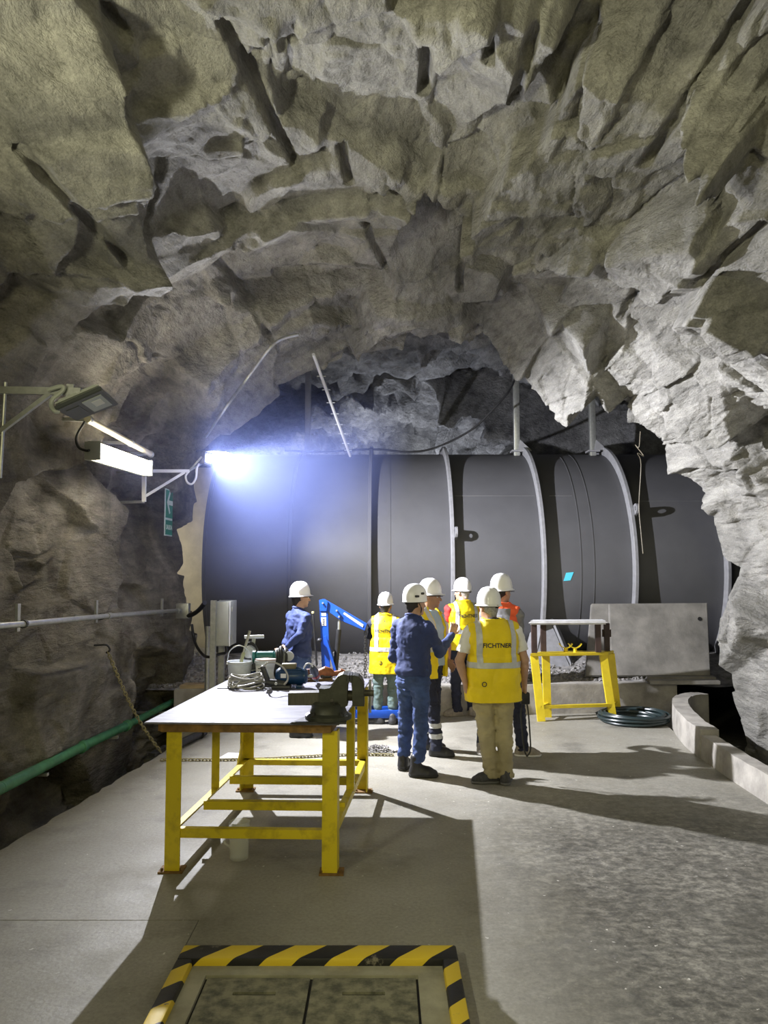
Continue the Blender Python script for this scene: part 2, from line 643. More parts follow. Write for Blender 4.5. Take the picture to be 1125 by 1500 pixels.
def facets(p, size, seed, off, grad, bw=0.14, crack=0.0):
    """Broken-rock relief: every Voronoi cell is a tilted plane at its own depth, joined to the next by a short steep face."""
    q = (p / size).astype(np.float32)
    b = np.floor(q).astype(np.int32)
    n = len(q)
    d1 = np.full(n, 1e9, np.float32)
    d2 = np.full(n, 1e9, np.float32)
    v1 = np.zeros(n, np.float32)
    v2 = np.zeros(n, np.float32)
    for dx in (-1, 0, 1):
        for dy in (-1, 0, 1):
            for dz in (-1, 0, 1):
                ix, iy, iz = b[:, 0] + dx, b[:, 1] + dy, b[:, 2] + dz
                r = [h3(ix, iy, iz, seed + k) for k in range(7)]
                ex, ey, ez = (q[:, 0] - ix - 0.15 - 0.7 * r[0]), (q[:, 1] - iy - 0.15 - 0.7 * r[1]), (q[:, 2] - iz - 0.15 - 0.7 * r[2])
                d = np.sqrt(ex * ex + ey * ey + ez * ez)
                v = (r[3] * 2 - 1) * off + (ex * (r[4] * 2 - 1) + ey * (r[5] * 2 - 1) + ez * (r[6] * 2 - 1)) * (size * grad)
                m = d < d1
                m2 = (~m) & (d < d2)
                d2 = np.where(m, d1, np.where(m2, d, d2))
                v2 = np.where(m, v1, np.where(m2, v, v2))
                d1 = np.where(m, d, d1)
                v1 = np.where(m, v, v1)
    w = np.clip((d2 - d1) / bw, 0, 1)
    w = 0.5 + 0.5 * w * w * (3 - 2 * w)
    r_ = v1 * w + v2 * (1 - w)
    if crack > 0:
        r_ = r_ + crack * np.exp(-((d2 - d1) * size / 0.022) ** 2) * np.clip(0.3 + 2.2 * vnoise(p * 1.7, seed + 77), 0, 1)
    return r_

# ================================================================== LARGE STRUCTURE
def resample(pts, n):
    p = np.array([list(q) for q in curve_pts([(x, 0, z) for x, z in pts], 24)], np.float64)[:, (0, 2)]
    d = np.r_[0, np.cumsum(np.hypot(*np.diff(p, axis=0).T))]
    t = np.linspace(0, d[-1], n)
    return np.stack([np.interp(t, d, p[:, 0]), np.interp(t, d, p[:, 1])], 1), t


NEAR_PROFILE = [(-2.95, -0.6), (-3.0, 0.3), (-3.03, 1.2), (-3.08, 2.0), (-3.05, 2.7), (-2.85, 3.5), (-2.35, 4.25), (-1.55, 4.85),
                (-0.6, 5.15), (0.45, 5.2), (1.4, 4.95), (2.2, 4.5), (2.95, 4.0), (3.6, 3.45), (4.1, 2.75), (4.35, 1.9),
                (4.3, 1.2), (4.2, 0.5), (4.1, -0.6)]
NS = 920
prof, arc = resample(NEAR_PROFILE, NS)
tan = np.gradient(prof, axis=0)
nrm = np.stack([-tan[:, 1], tan[:, 0]], 1)
nrm /= np.linalg.norm(nrm, axis=1)[:, None]
if nrm[NS // 2, 1] < 0:
    nrm = -nrm
SF = np.linspace(0, 1, NS)


def left_shift(s, Y):
    """the left wall comes in towards the penstock"""
    return 0.24 * np.clip((Y - 7.5) / 4.0, 0, 1) * np.clip((0.33 - s) / 0.12, 0, 1)


def base_point(s_idx, Y):
    x = prof[s_idx, 0] + left_shift(SF[s_idx], Y)
    return x, prof[s_idx, 1]


def hit_rock(px, py):
    """where the pixel's ray meets the smooth rock profile: (arc length, Y)"""
    d = ray(px, py)
    for Y in np.arange(2.0, 14.0, 0.02):
        q = Vector((0, 0, CAMZ)) + d * (Y / d.y)
        dd = (prof[:, 0] + left_shift(SF, Y) - q.x) ** 2 + (prof[:, 1] - q.z) ** 2
        k = int(np.argmin(dd))
        e = np.array([q.x - prof[k, 0] - left_shift(SF[k], Y), q.z - prof[k, 1]])
        if e @ nrm[k] > 0:
            return arc[k], Y
    return arc[k], Y


# half barrels of the blast holes, as seen in the photograph
DRILL = [((0, 178), (146, 336)), ((150, 0), (172, 34)), ((322, 0), (430, 226)), ((627, 0), (621, 128)), ((796, 0), (750, 160)),
         ((726, 0), (726, 40)), ((1097, 18), (944, 242)), ((1100, 168), (1018, 256)), ((1124, 326), (1030, 402)), ((932, 424), (892, 492)),
         ((532, 300), (567, 392)), ((318, 386), (392, 482)), ((500, 195), (512, 250)), ((675, 335), (675, 420)), ((208, 385), (226, 412))]
GROOVES = [(hit_rock(*a), hit_rock(*b)) for a, b in DRILL]


def step_line(px_a, px_b, px_side, height, width, reach):
    """a ledge: rock on the side of px_side hangs lower, its edge running from px_a to px_b"""
    A, B, S = (np.array(hit_rock(*p)) for p in (px_a, px_b, px_side))
    return A, B, S, height, width, reach


LEDGES = [step_line((870, 95), (640, 330), (860, 260), 0.34, 0.05, 1.5),
          step_line((145, 20), (215, 360), (60, 180), 0.32, 0.06, 0.9),
          step_line((90, 352), (330, 312), (250, 420), 0.20, 0.06, 1.2),
          step_line((330, 320), (440, 226), (400, 330), 0.12, 0.05, 0.9),
          step_line((800, 330), (1000, 640), (1050, 420), 0.07, 0.06, 1.3)]


def near_disp(S, Y, pts):
    """outward displacement of the near tunnel for arrays of arc length, Y and base points"""
    q = pts + 0.07 * np.stack([vnoise(pts * 1.9, 91), vnoise(pts * 1.9, 92), vnoise(pts * 1.9, 93)], 1)
    q = q + 0.012 * np.stack([vnoise(pts * 9, 94), vnoise(pts * 9, 95), vnoise(pts * 9, 96)], 1)
    # beds dip to the right: cells are flattened across that direction
    a = 0.55
    rot = np.array([[math.cos(a), 0, math.sin(a)], [0, 1, 0], [-math.sin(a), 0, math.cos(a)]])
    qs = (q @ rot.T) * np.array([0.72, 0.8, 1.35])
    d = facets(qs, 1.7, 11, 0.125, 0.30, 0.04)
    rough = np.clip(0.20 + 1.7 * vnoise(pts * 0.8, 55) + 0.5 * vnoise(pts * 2.3, 56), 0.0, 1.2)
    d += facets(qs, 0.80, 21, 0.026, 0.24, 0.045, 0.05)
    keep = 1 - groove_disp(S, Y, 0.15, 1.0)
    d += facets(qs * np.array([1.0, 0.8, 1.3]), 0.40, 31, 0.011, 0.22, 0.05, 0.03) * (0.25 + 0.6 * rough) * keep
    d += facets(qs * np.array([1, 0.6, 1.8]), 0.14, 41, 0.009, 0.32, 0.14) * rough * 0.45 * keep
    d += 0.006 * fbm(pts * 7.0, 61, 4) * keep
    for (A, B, Sd, hgt, wid, reach) in LEDGES:
        t = B - A
        ln = np.linalg.norm(t)
        t = t / ln
        nn = np.array([-t[1], t[0]])
        if (Sd - A) @ nn < 0:
            nn = -nn
        ds, dy = S - A[0], Y - A[1]
        along = (ds * t[0] + dy * t[1])
        wig = 0.12 * vnoise(pts * 2.2, 71) + 0.04 * vnoise(pts * 7.0, 72)
        across = ds * nn[0] + dy * nn[1] + wig
        fall = np.clip(1 - across / reach, 0, 1)
        ends = np.clip((along + 0.25) / 0.3, 0, 1) * np.clip((ln + 0.25 - along) / 0.3, 0, 1)
        d -= hgt * np.clip(across / wid, 0, 1) * fall * ends
    return d


def groove_disp(S, Y, r=0.043, depth=0.11):
    g = np.zeros_like(S)
    for (a, b) in GROOVES:
        A, B = np.array(a), np.array(b)
        t = B - A
        L2 = t @ t
        u = np.clip(((S - A[0]) * t[0] + (Y - A[1]) * t[1]) / L2, 0, 1)
        dist = np.hypot(S - A[0] - u * t[0], Y - A[1] - u * t[1])
        g = np.maximum(g, depth * np.sqrt(np.clip(1 - (dist / r) ** 2, 0, 1)))
    return g


def y_end(s):
    return np.interp(s, [0, 0.24, 0.34, 0.45, 0.52, 0.6, 0.7, 0.8, 1.0], [11.5, 11.45, 11.0, 10.5, 10.2, 10.1, 9.9, 9.85, 9.7])


def near_rock():
    rows = np.r_[np.linspace(-7, 2.4, 26)[:-1], np.linspace(2.4, 4.0, 41)[:-1], np.linspace(4.0, 11.5, 330)]
    frac = (rows - 4.0) / 7.5                     # rows past Y = 4 are squeezed so that they end at the rock's edge
    nr = len(rows)
    flare = [(0.05, 0.03), (0.16, 0.10), (0.30, 0.28), (0.40, 0.60), (0.50, 1.2), (0.55, 2.2)]
    s2 = np.tile(SF, (nr, 1))
    ye = y_end(SF)
    ye = ye + 0.16 * vnoise(np.stack([arc * 1.3, arc * 0, arc * 0], 1), 5) + 0.09 * vnoise(np.stack([arc * 4.5, arc * 0, arc * 0], 1), 6)
    Y = np.where(rows[:, None] <= 4.0, rows[:, None], 4.0 + np.clip(frac, 0, 1)[:, None] * (ye[None, :] - 4.0))
    X = prof[None, :, 0] + left_shift(s2, Y)
    Z = np.tile(prof[:, 1], (nr, 1))
    pts = np.stack([X, Y, Z], 2).reshape(-1, 3)
    S = np.tile(arc, (nr, 1)).ravel()
    d = near_disp(S, Y.ravel(), pts)
    low = np.clip((0.30 - s2.ravel()) / 0.06, 0, 1)         # the lower left wall leaves room for its pipes
    d = np.where(d < 0, d * (1 - 0.55 * low), d) + 0.10 * low
    lowr = np.clip((s2.ravel() - 0.86) / 0.05, 0, 1)
    d = np.where(d < 0, d * (1 - 0.4 * lowr), d) + 0.14 * np.clip((s2.ravel() - 0.72) / 0.08, 0, 1) * np.clip((Y.ravel() - 7.5) / 2, 0, 1)
    d = d + groove_disp(S, Y.ravel())
    N = np.tile(nrm, (nr, 1, 1)).reshape(-1, 2)
    pts[:, 0] += N[:, 0] * d
    pts[:, 2] += N[:, 1] * d
    grid = pts.reshape(nr, NS, 3)
    last = grid[-1]
    extra = []
    for (dy, dn) in flare:
        e = last.copy()
        j = 0.10 * vnoise(np.stack([arc * 3, np.full(NS, dy * 7), arc * 0], 1), 8)
        e[:, 0] += nrm[:, 0] * (dn + j * min(1, dn * 3))
        e[:, 2] += nrm[:, 1] * (dn + j * min(1, dn * 3))
        e[:, 1] += dy + 0.12 * vnoise(np.stack([arc * 2, np.full(NS, dn * 5), arc * 0], 1), 9) * min(1, dn * 2)
        extra.append(e)
    return np.concatenate([grid, np.stack(extra)], 0)


def grid_mesh(name, g):
    r, c = g.shape[:2]
    idx = np.arange(r * c).reshape(r, c)
    quads = np.stack([idx[:-1, :-1], idx[:-1, 1:], idx[1:, 1:], idx[1:, :-1]], -1).reshape(-1, 4)
    return np_mesh(name, g.reshape(-1, 3), quads)


ROCKGRID = near_rock()
cutL, cutR = int(NS * 0.31), int(NS * 0.71)
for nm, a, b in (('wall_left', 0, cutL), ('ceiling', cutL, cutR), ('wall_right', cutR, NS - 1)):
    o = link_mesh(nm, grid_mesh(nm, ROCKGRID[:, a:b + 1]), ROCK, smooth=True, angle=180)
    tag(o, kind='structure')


def rock_at(px, py):
    """first point where the pixel's ray meets the displaced near rock (grid points only)"""
    d = np.array(ray(px, py))
    g = ROCKGRID.reshape(-1, 3) - np.array([0, 0, CAMZ])
    t = g @ d / (d @ d)
    off = np.linalg.norm(g - t[:, None] * d[None], axis=1)
    ok = (t > 1.5) & (off < 0.03)
    if not ok.any():
        ok = (t > 1.5) & (off < 0.12)
    k = np.where(ok)[0]
    k = k[np.argmin(t[k])]
    return Vector(ROCKGRID.reshape(-1, 3)[k])


def rough_tunnel(name, profile, y0, y1, ns, ny, seed, amp, flare_in=None, drop=0.0):
    pr, ar = resample(profile, ns)
    tg = np.gradient(pr, axis=0)
    nn = np.stack([-tg[:, 1], tg[:, 0]], 1)
    nn /= np.linalg.norm(nn, axis=1)[:, None]
    if nn[ns // 2, 1] < 0:
        nn = -nn
    ys = np.linspace(y0, y1, ny)
    Y = np.tile(ys[:, None], (1, ns))
    X = np.tile(pr[:, 0], (ny, 1))
    Z = np.tile(pr[:, 1], (ny, 1)) - drop * np.clip((Y - y0) / (y1 - y0), 0, 1) ** 1.3
    p = np.stack([X, Y, Z], 2).reshape(-1, 3)
    q = p + 0.12 * np.stack([vnoise(p * 2.2, seed + 1), vnoise(p * 2.2, seed + 2), vnoise(p * 2.2, seed + 3)], 1)
    q = q * np.array([0.7, 1.0, 1.5])
    d = facets(q, 1.1, seed + 4, 0.24, 0.5, 0.05) + facets(q, 0.42, seed + 9, 0.12, 0.5, 0.07, 0.06) + facets(q * np.array([0.7, 1.0, 1.5]), 0.17, seed + 15, 0.06, 0.5, 0.10)
    N = np.tile(nn, (ny, 1, 1)).reshape(-1, 2)
    p[:, 0] += N[:, 0] * d * amp
    p[:, 2] += N[:, 1] * d * amp
    p[:, 1] += 0.3 * amp * facets(q, 0.5, seed + 21, 0.2, 0.3)
    g = p.reshape(ny, ns, 3)
    if flare_in:
        pre = []
        for (dy, dn) in flare_in:
            e = g[0].copy()
            e[:, 0] += nn[:, 0] * dn
            e[:, 2] += nn[:, 1] * dn
            e[:, 1] += dy + 0.15 * facets(e * 1.0, 0.5, seed + 33, 0.4, 0.8)
            pre.append(e)
        g = np.concatenate([np.stack(pre), g], 0)
    o = link_mesh(name, grid_mesh(name, g), ROCKB, smooth=True, angle=180)
    return tag(o, kind='structure')


rough_tunnel('wall_chamber', [(-6.5, -0.6), (-6.6, 1.5), (-6.2, 3.4), (-4.6, 5.0), (-2.4, 5.75), (0.4, 5.95), (3.2, 5.8), (6.0, 5.2), (7.9, 3.6), (8.4, 1.5), (8.3, -0.6)],
             9.5, 16.6, 260, 110, 300, 0.7)
rough_tunnel('wall_far_tunnel', [(-2.7, -0.6), (-2.8, 1.6), (-2.7, 3.1), (-2.15, 4.4), (-1.1, 5.25), (0.4, 5.6), (1.7, 5.3), (2.6, 4.5), (3.05, 3.2), (3.1, 1.6), (3.0, -0.6)],
             15.9, 22.5, 300, 160, 500, 1.0, flare_in=[(0.55, 4.0), (0.45, 2.4), (0.3, 1.2), (0.15, 0.5), (0.05, 0.18)], drop=0.9)
# end of the far tunnel, sides of the chamber, rear of the hall
tag(MB().box((0.2, 22.6, 2.2), (8, 0.2, 8)).build('wall_far_end', ROCKB), kind='structure')
tag(MB().box((0.6, -7.1, 2.2), (9, 0.2, 7)).build('wall_rear', CONC), kind='structure')

# ---- floor: two slabs with a joint, ditch beds on both sides
JY = F(100, 1348).y
left_edge = [(-3.02, -7), (-3.0, 2.5), (-2.72, 5.43), (-2.55, 7.0), (-2.39, 8.35), (-2.3, 9.3), (-2.25, 10.35)]
right_edge = [(3.5, 10.9), (3.62, 10.3), (3.50, 9.3), (3.32, 8.5), (3.30, 7.6), (3.30, 6.4), (3.35, -7)]


def edge_x(pts, y):
    ps = sorted(pts, key=lambda p: p[1])
    return float(np.interp(y, [p[1] for p in ps], [p[0] for p in ps]))


floor = thing('floor', None, None, (0, 0, 0))
tag(floor, kind='structure')


def jag(poly, side):
    out = []
    for (a, b) in zip(poly[:-1], poly[1:]):
        n = max(1, int(abs(b[1] - a[1]) / 0.12))
        for k in range(n):
            t = k / n
            out.append((a[0] + (b[0] - a[0]) * t + random.uniform(-0.018, 0.018), a[1] + (b[1] - a[1]) * t))
    out.append(poly[-1])
    return out


HX0, HX1, HY0, HY1 = -1.03, 0.37, 2.55, 4.11       # hatch curb outside
JX = -1.05                                        # the joint runs from the left edge to the hatch
far_l = [(edge_x(left_edge, JY + 0.004), JY + 0.004)] + [p for p in left_edge if p[1] > JY + 0.1]
far_r = [p for p in right_edge if p[1] > -6.9]
poly = jag(far_l, 0) + far_r + [(3.35, -7), (JX + 0.002, -7), (JX + 0.002, JY + 0.004)]
MB().prism([(x, y, 0) for x, y in poly], (0, 0, -0.55)).build('slab', FLOORM, floor)
near = [(-3.02, -7), (-3.0, 2.5), (edge_x(left_edge, JY - 0.004), JY - 0.004), (JX - 0.002, JY - 0.004), (JX - 0.002, -7)]
MB().prism([(x, y, 0) for x, y in near], (0, 0, -0.55)).build('slab', FLOORM, floor)
MB().box((0.5, 1.5, -0.62), (10, 18.4, 0.1)).build('ditch_bed', CONCD, floor)
tag(MB().box((1, 14.5, -0.5), (16, 9, 0.1)).build('floor_chamber', CONCD), kind='structure')

# ---- hatch: hazard curb round a recessed cover frame
hatch = thing('floor_hatch', 'concrete floor hatch with raised yellow and black striped curb', 'hatch', (-0.33, 3.3, 0))
for c, s in (((-0.33, 4.04, 0.03), (1.40, 0.14, 0.06)), ((-0.99, 3.22, 0.03), (0.08, 1.5, 0.06)), ((0.33, 3.22, 0.03), (0.08, 1.5, 0.06)), ((-0.33, 2.5, 0.03), (1.40, 0.08, 0.06))):
    MB().box(c, s, bevel=0.012).build('curb', HAZ, hatch)
b = MB()
X0, X1, YT, YB = -0.95, 0.29, 3.97, 2.54
x0, x1, yt = -0.865, 0.165, 3.885
b.box(((X0 + x0) / 2, (yt + YB) / 2, 0.011), (x0 - X0, yt - YB, 0.022)).box(((X1 + x1) / 2, (yt + YB) / 2, 0.011), (X1 - x1, yt - YB, 0.022))
b.box(((X0 + X1) / 2, (YT + yt) / 2, 0.011), (X1 - X0, YT - yt, 0.022))
b.build('seat_frame', CONCO, hatch)
for k, (xa, xb) in enumerate(((-0.853, -0.357), (-0.343, 0.153))):
    b = MB()
    xm = (xa + xb) / 2
    sx0, sx1 = xm - 0.10, xm + 0.10
    yb_, y1_, y2_, y3_ = 2.6, 3.725, 3.752, 3.872
    # the cover with a real slot: four pieces round the opening
    b.box(((xa + xb) / 2, (yb_ + y1_) / 2, 0.008), (xb - xa, y1_ - yb_, 0.012))
    b.box(((xa + xb) / 2, (y2_ + y3_) / 2, 0.008), (xb - xa, y3_ - y2_, 0.012))
    b.box(((xa + sx0) / 2, (y1_ + y2_) / 2, 0.008), (sx0 - xa, y2_ - y1_, 0.012))
    b.box(((xb + sx1) / 2, (y1_ + y2_) / 2, 0.008), (xb - sx1, y2_ - y1_, 0.012))
    b.build('cover', COVERM, hatch)
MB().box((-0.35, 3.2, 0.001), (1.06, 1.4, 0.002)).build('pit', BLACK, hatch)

# ---- curb of the right-hand ditch
kerb_out = [(3.24, 5.2), (3.24, 6.67), (3.27, 7.6), (3.31, 8.2)]
kerb2 = [(3.30, 8.2), (3.36, 8.75), (3.52, 9.5), (3.72, 10.1), (3.95, 10.45), (4.25, 10.62)]


def kerb(name, line, h, w):
    b = MB()
    pts = [(p.x, p.y) for p in curve_pts([(x, y, 0) for x, y in line], 6)]
    n = len(pts)
    rows = []
    for i, (x, y) in enumerate(pts):
        a, c = pts[max(i - 1, 0)], pts[min(i + 1, n - 1)]
        t = Vector((c[0] - a[0], c[1] - a[1], 0)).normalized()
        r = Vector((t.y, -t.x, 0))
        q = Vector((x, y, 0))
        hh = h + random.uniform(-0.006, 0.006)
        rows.append([b.bm.verts.new(v) for v in (q, q + Vector((0, 0, hh)) + r * 0.012, q + r * w + Vector((0, 0, hh)), q + r * w + Vector((0, 0, -0.5)))])
    for A, B in zip(rows[:-1], rows[1:]):
        for k in range(4):
            b.bm.faces.new((A[k], B[k], B[(k + 1) % 4], A[(k + 1) % 4]))
    b.bm.faces.new(rows[0])
    b.bm.faces.new(rows[-1])
    o = b.build(name, CONC)
    return tag(o, kind='structure')


kerb('trim_1', kerb_out, 0.24, 0.16)
kerb('trim_2', kerb2, 0.30, 0.20)

# ---- low concrete plinth in front of the penstock
pl = [(-2.7, 10.22), (0.4, 10.42), (4.0, 10.78)]
top = 0.40
b = MB()
b.prism([(-2.75, 10.22, -0.3), (4.05, 10.78, -0.3), (4.05, 11.0, -0.3), (-2.75, 10.5, -0.3)], (0, 0, 0.3 + top), bevel=0.012)
tag(b.build('trim_3', CONC), kind='structure')

# ---- gravel bed behind the plinth
g = np.zeros((26, 120, 3))
for i in range(26):
    for j in range(120):
        x = -4.5 + 11.5 * j / 119
        y0 = 10.42 + 0.075 * (x + 2.7)
        y = y0 + (13.0 - y0) * i / 25
        g[i, j] = (x, y, 0.36 + 0.30 * min(1, (y - y0) / 1.2) + 0.06 * math.sin(3 * x) * math.sin(2.1 * y))
bed = grid_mesh('gravel_bed', g)
o = link_mesh('gravel_bed', bed, GRAVELM, angle=180)
tag(o, kind='structure')
b = MB()
rnd = random.Random(3)
for k in range(4200):
    x = rnd.uniform(-3.2, 4.4)
    y0 = 10.48 + 0.075 * (x + 2.7)
    y = y0 + abs(rnd.gauss(0, 0.55))
    if y > 12.3:
        continue
    z = 0.36 + 0.30 * min(1, (y - y0) / 1.2) + 0.06 * math.sin(3 * x) * math.sin(2.1 * y)
    s = rnd.uniform(0.018, 0.045)
    rt = Matrix.Rotation(rnd.uniform(0, 6.3), 3, Vector((rnd.random(), rnd.random(), rnd.random() + 0.1)).normalized())
    ret = bmesh.ops.create_icosphere(b.bm, subdivisions=1, radius=1.0) if False else None
    # a broken stone: a jittered octahedron
    vs = [b.bm.verts.new(Vector((x, y, z + s * 0.4)) + rt @ (Vector(v) * s * rnd.uniform(0.7, 1.25))) for v in
          ((1, 0, 0), (-1, 0, 0), (0, 0.8, 0), (0, -0.8, 0), (0, 0, 0.7), (0, 0, -0.7))]
    for f in ((0, 2, 4), (2, 1, 4), (1, 3, 4), (3, 0, 4), (2, 0, 5), (1, 2, 5), (3, 1, 5), (0, 3, 5)):
        b.bm.faces.new([vs[i] for i in f])
o = b.build('gravel', GRAVELM, smooth=False)
tag(o, 'loose grey gravel heaped along the foot of the penstock', 'gravel', kind='stuff')

# ================================================================== PENSTOCK
PY, PZ, PR = 13.8, 2.0, 2.0
PEN = thing('penstock', 'huge grey steel pressure pipe with ring flanges across the tunnel', 'pipe', (1.0, PY, 0.0))
RINGS = [-2.76, -1.45, -0.22, 1.05, 2.44, 3.83, 5.23, 6.6]
for a, c in zip(RINGS[:-1], RINGS[1:]):
    MB().lathe([(PR, a), (PR, c)], (0, PY, PZ), 128, 'X').build('pipe_section', PIPEGREY, PEN, angle=60)
for i, x in enumerate(RINGS):
    w, hgt = 0.028, (0.14 if i >= 2 else 0.02)
    prof_ = [(PR - 0.01, x - w), (PR + hgt - 0.006, x - w), (PR + hgt, x - w + 0.006), (PR + hgt, x + w - 0.006), (PR + hgt - 0.006, x + w), (PR - 0.01, x + w)]
    r = MB().lathe(prof_, (0, PY, PZ), 144, 'X', closed=True).build('ring_flange', PIPEEDGE if i >= 3 else PIPEGREY, PEN, angle=40)
MB().lathe([(0.0, -2.79), (PR, -2.79), (PR, -2.76)], (0, PY, PZ), 96, 'X').build('end_plate', PIPEGREY, PEN)
# end disc on the left and the welded strap and seams
for x, w in ((3.02, 0.006), (3.22, 0.006), (0.1, 0.003)):
    MB().lathe([(PR - 0.01, x - w), (PR + 0.006, x - w), (PR + 0.006, x + w), (PR - 0.01, x + w)], (0, PY, PZ), 128, 'X', closed=True).build('weld_seam', PIPEGREY, PEN)
for xa, xb, el in ((1.12, 2.40, 34), (2.62, 2.98, 34), (4.0, 5.2, 31)):
    a = R(el)
    c = Vector((0, PY - PR * math.cos(a), PZ + PR * math.sin(a)))
    MB().bar((xa, c.y, c.z), (xb, c.y, c.z), 0.012, 0.012).build('weld_seam', PIPEGREY, PEN)


def ring_point(x, el, r):
    a = R(el)
    return Vector((x, PY - r * math.cos(a), PZ + r * math.sin(a)))


# lugs with a hole on two of the rings
for x, el in ((3.86, 24), (1.08, 14)):
    b = MB()
    n = 24
    cen = ring_point(x, el, PR + 0.20)
    rad = Vector((0, -math.cos(R(el)), math.sin(R(el))))
    tn = Vector((0, math.sin(R(el)), math.cos(R(el))))
    outer, inner = [], []
    for k in range(n):
        t = 2 * math.pi * k / n
        u, v = math.cos(t), math.sin(t)
        inner.append(cen + rad * 0.035 * u + tn * 0.035 * v)
        o_ = cen + rad * 0.075 * u + tn * 0.075 * v
        if u < 0:
            o_ = cen + rad * (-0.20 * min(1, -u * 2)) + tn * 0.085 * (1 if v > 0 else -1) * min(1, abs(v) * 3)
        outer.append(o_)
    off = Vector((0.035, 0, 0))
    for pts_a, pts_b in ((outer, inner),):
        va = [b.bm.verts.new(p) for p in pts_a]
        vb = [b.bm.verts.new(p) for p in pts_b]
        vc = [b.bm.verts.new(p + off) for p in pts_a]
        vd = [b.bm.verts.new(p + off) for p in pts_b]
        for k in range(n):
            j = (k + 1) % n
            b.bm.faces.new((va[k], va[j], vb[j], vb[k]))
            b.bm.faces.new((vc[k], vd[k], vd[j], vc[j]))
            b.bm.faces.new((va[k], vc[k], vc[j], va[j]))
            b.bm.faces.new((vb[k], vb[j], vd[j], vd[k]))
    b.build('lug', PIPEEDGE, PEN, smooth=False)
# bright blue tag stuck on the pipe
cp = [P(828, 839, 11.86), P(839, 838, 11.86), P(834, 850, 11.88), P(824, 851, 11.88)]
STK = mat('cyan_sticker', (0.10, 0.62, 0.80), 0.4, emit=0.0)


def on_pipe(p, lift=0.006):
    dy = math.sqrt(max(0, (PR + lift) ** 2 - (p.z - PZ) ** 2))
    return Vector((p.x, PY - dy, p.z))


q = [on_pipe(p) for p in cp]
MB().prism(q, (0, 0.008, 0)).build('tag', STK, PEN, smooth=False)
# saddle legs under two rings
for x in (2.50, 3.50):
    b = MB()
    for sgn in (-1, 1):
        b.prism([(x + sgn * 0.05, 12.0, 1.25), (x + sgn * 0.30, 11.6, 0.45), (x + sgn * 0.42, 11.9, 0.4), (x + sgn * 0.12, 12.2, 1.3)], (0.03, 0.0, 0.02))
    b.prism([(x - 0.06, 12.02, 1.2), (x + 0.06, 12.02, 1.2), (x + 0.30, 11.55, 0.42), (x - 0.30, 11.55, 0.42)], (0, 0.05, 0))
    b.build('saddle_leg', PIPEEDGE, PEN, smooth=False)
# pale concrete bulkhead where the pipe enters on the left
o = MB().box((-3.75, 13.3, 1.5), (2.0, 0.3, 4.4)).build('wall_bulkhead', mat('pale_render', (0.55, 0.50, 0.40), 0.85, 0, 0.15, 3))
tag(o, kind='structure')

# hangers over the rings
for px, i, tilt, words in ((449, 1, 0.0, 'grey steel post above the penstock, beside the thin white rod'), (760, 4, 0.02, 'grey steel post above the penstock, middle one of three'), (873, 5, 0.0, 'grey steel post above the penstock, beside the right rock edge')):
    x = (px - 562.5) / FPX * 13.2
    t = thing('steel_post', words, 'post', (x, 13.3, 3.95), 0, 'posts between penstock and rock roof')
    MB().box((x, 13.3, 4.85), (0.10, 0.10, 1.9), bevel=0.008).build('column', STEEL if i > 1 else PIPEEDGE, t)
    MB().box((x, 13.3, 4.0), (0.2, 0.22, 0.03)).build('base_plate', PIPEEDGE, t)
    MB().prism([(x + 0.02, 13.24, 4.02), (x + 0.26, 13.24, 4.0), (x + 0.05, 13.24, 4.2)], (0, 0.03, 0)).build('gusset', PIPEEDGE, t)

# ================================================================== FIXTURES ON THE ROCK
def stub(b, p, r=0.02):
    pass


# thin white rod leaning from the rock edge down to the pipe, with little bolts
a_, b_ = P(459, 519, 10.0), P(513, 668, 12.6)
rod = thing('leaning_rod', 'thin white rod studded with bolts leaning above the penstock', 'rod', tuple(b_))
MB().cyl(a_, b_, 0.022, n=12).build('tube', mat('white_rod_paint', (0.75, 0.75, 0.76), 0.4), rod)
for t in (0.18, 0.3, 0.42, 0.53, 0.64, 0.74, 0.85, 0.93):
    p = a_.lerp(b_, t)
    MB().cyl(p + Vector((-0.06, 0, 0)), p + Vector((0.06, 0, 0)), 0.008, n=8).build('bolt', STEEL, rod)

# slack cable over the pipe
pts = [P(418, 660, 12.6), P(470, 662, 12.9), P(545, 658, 13.1), P(600, 662, 13.1), P(640, 655, 13.1), P(690, 630, 13.0), P(722, 600, 12.8), P(746, 572, 12.4), P(757, 548, 11.9)]
o = MB().tube(curve_pts(pts, 6), 0.018, 8).build('slack_cable', BLACK)
tag(o, 'black cable sagging above the penstock up to the rock', 'cable')
# thin wire hanging by the right rock edge
pts = [P(938, 632, 9.95), P(936, 655, 10.0), P(931, 652, 10.1), P(943, 668, 10.05), P(934, 664, 10.0), P(939, 680, 10.1), P(936, 740, 10.2), P(939, 780, 10.2), P(942, 811, 10.2)]
o = MB().tube(curve_pts(pts, 5), 0.006, 6).build('hanging_wire', mat('copper_brown_wire', (0.16, 0.14, 0.10), 0.5))
tag(o, 'thin tangled wire hanging from the right rock edge', 'wire')

# bent conduit rising over the rock from the flood lamp
pts = []
for q in ((301, 640), (330, 598), (360, 557), (392, 514), (405, 501), (420, 494), (438, 490)):
    y_ = min(rock_at(*q).y - 0.10, 9.75)
    pts.append(P(*q, max(y_, 9.0)))
o = MB().tube(curve_pts(pts, 5), 0.02, 10).build('bent_conduit', STEEL)
tag(o, 'bent metal conduit rising over the dark rock beside the flood lamp', 'conduit')

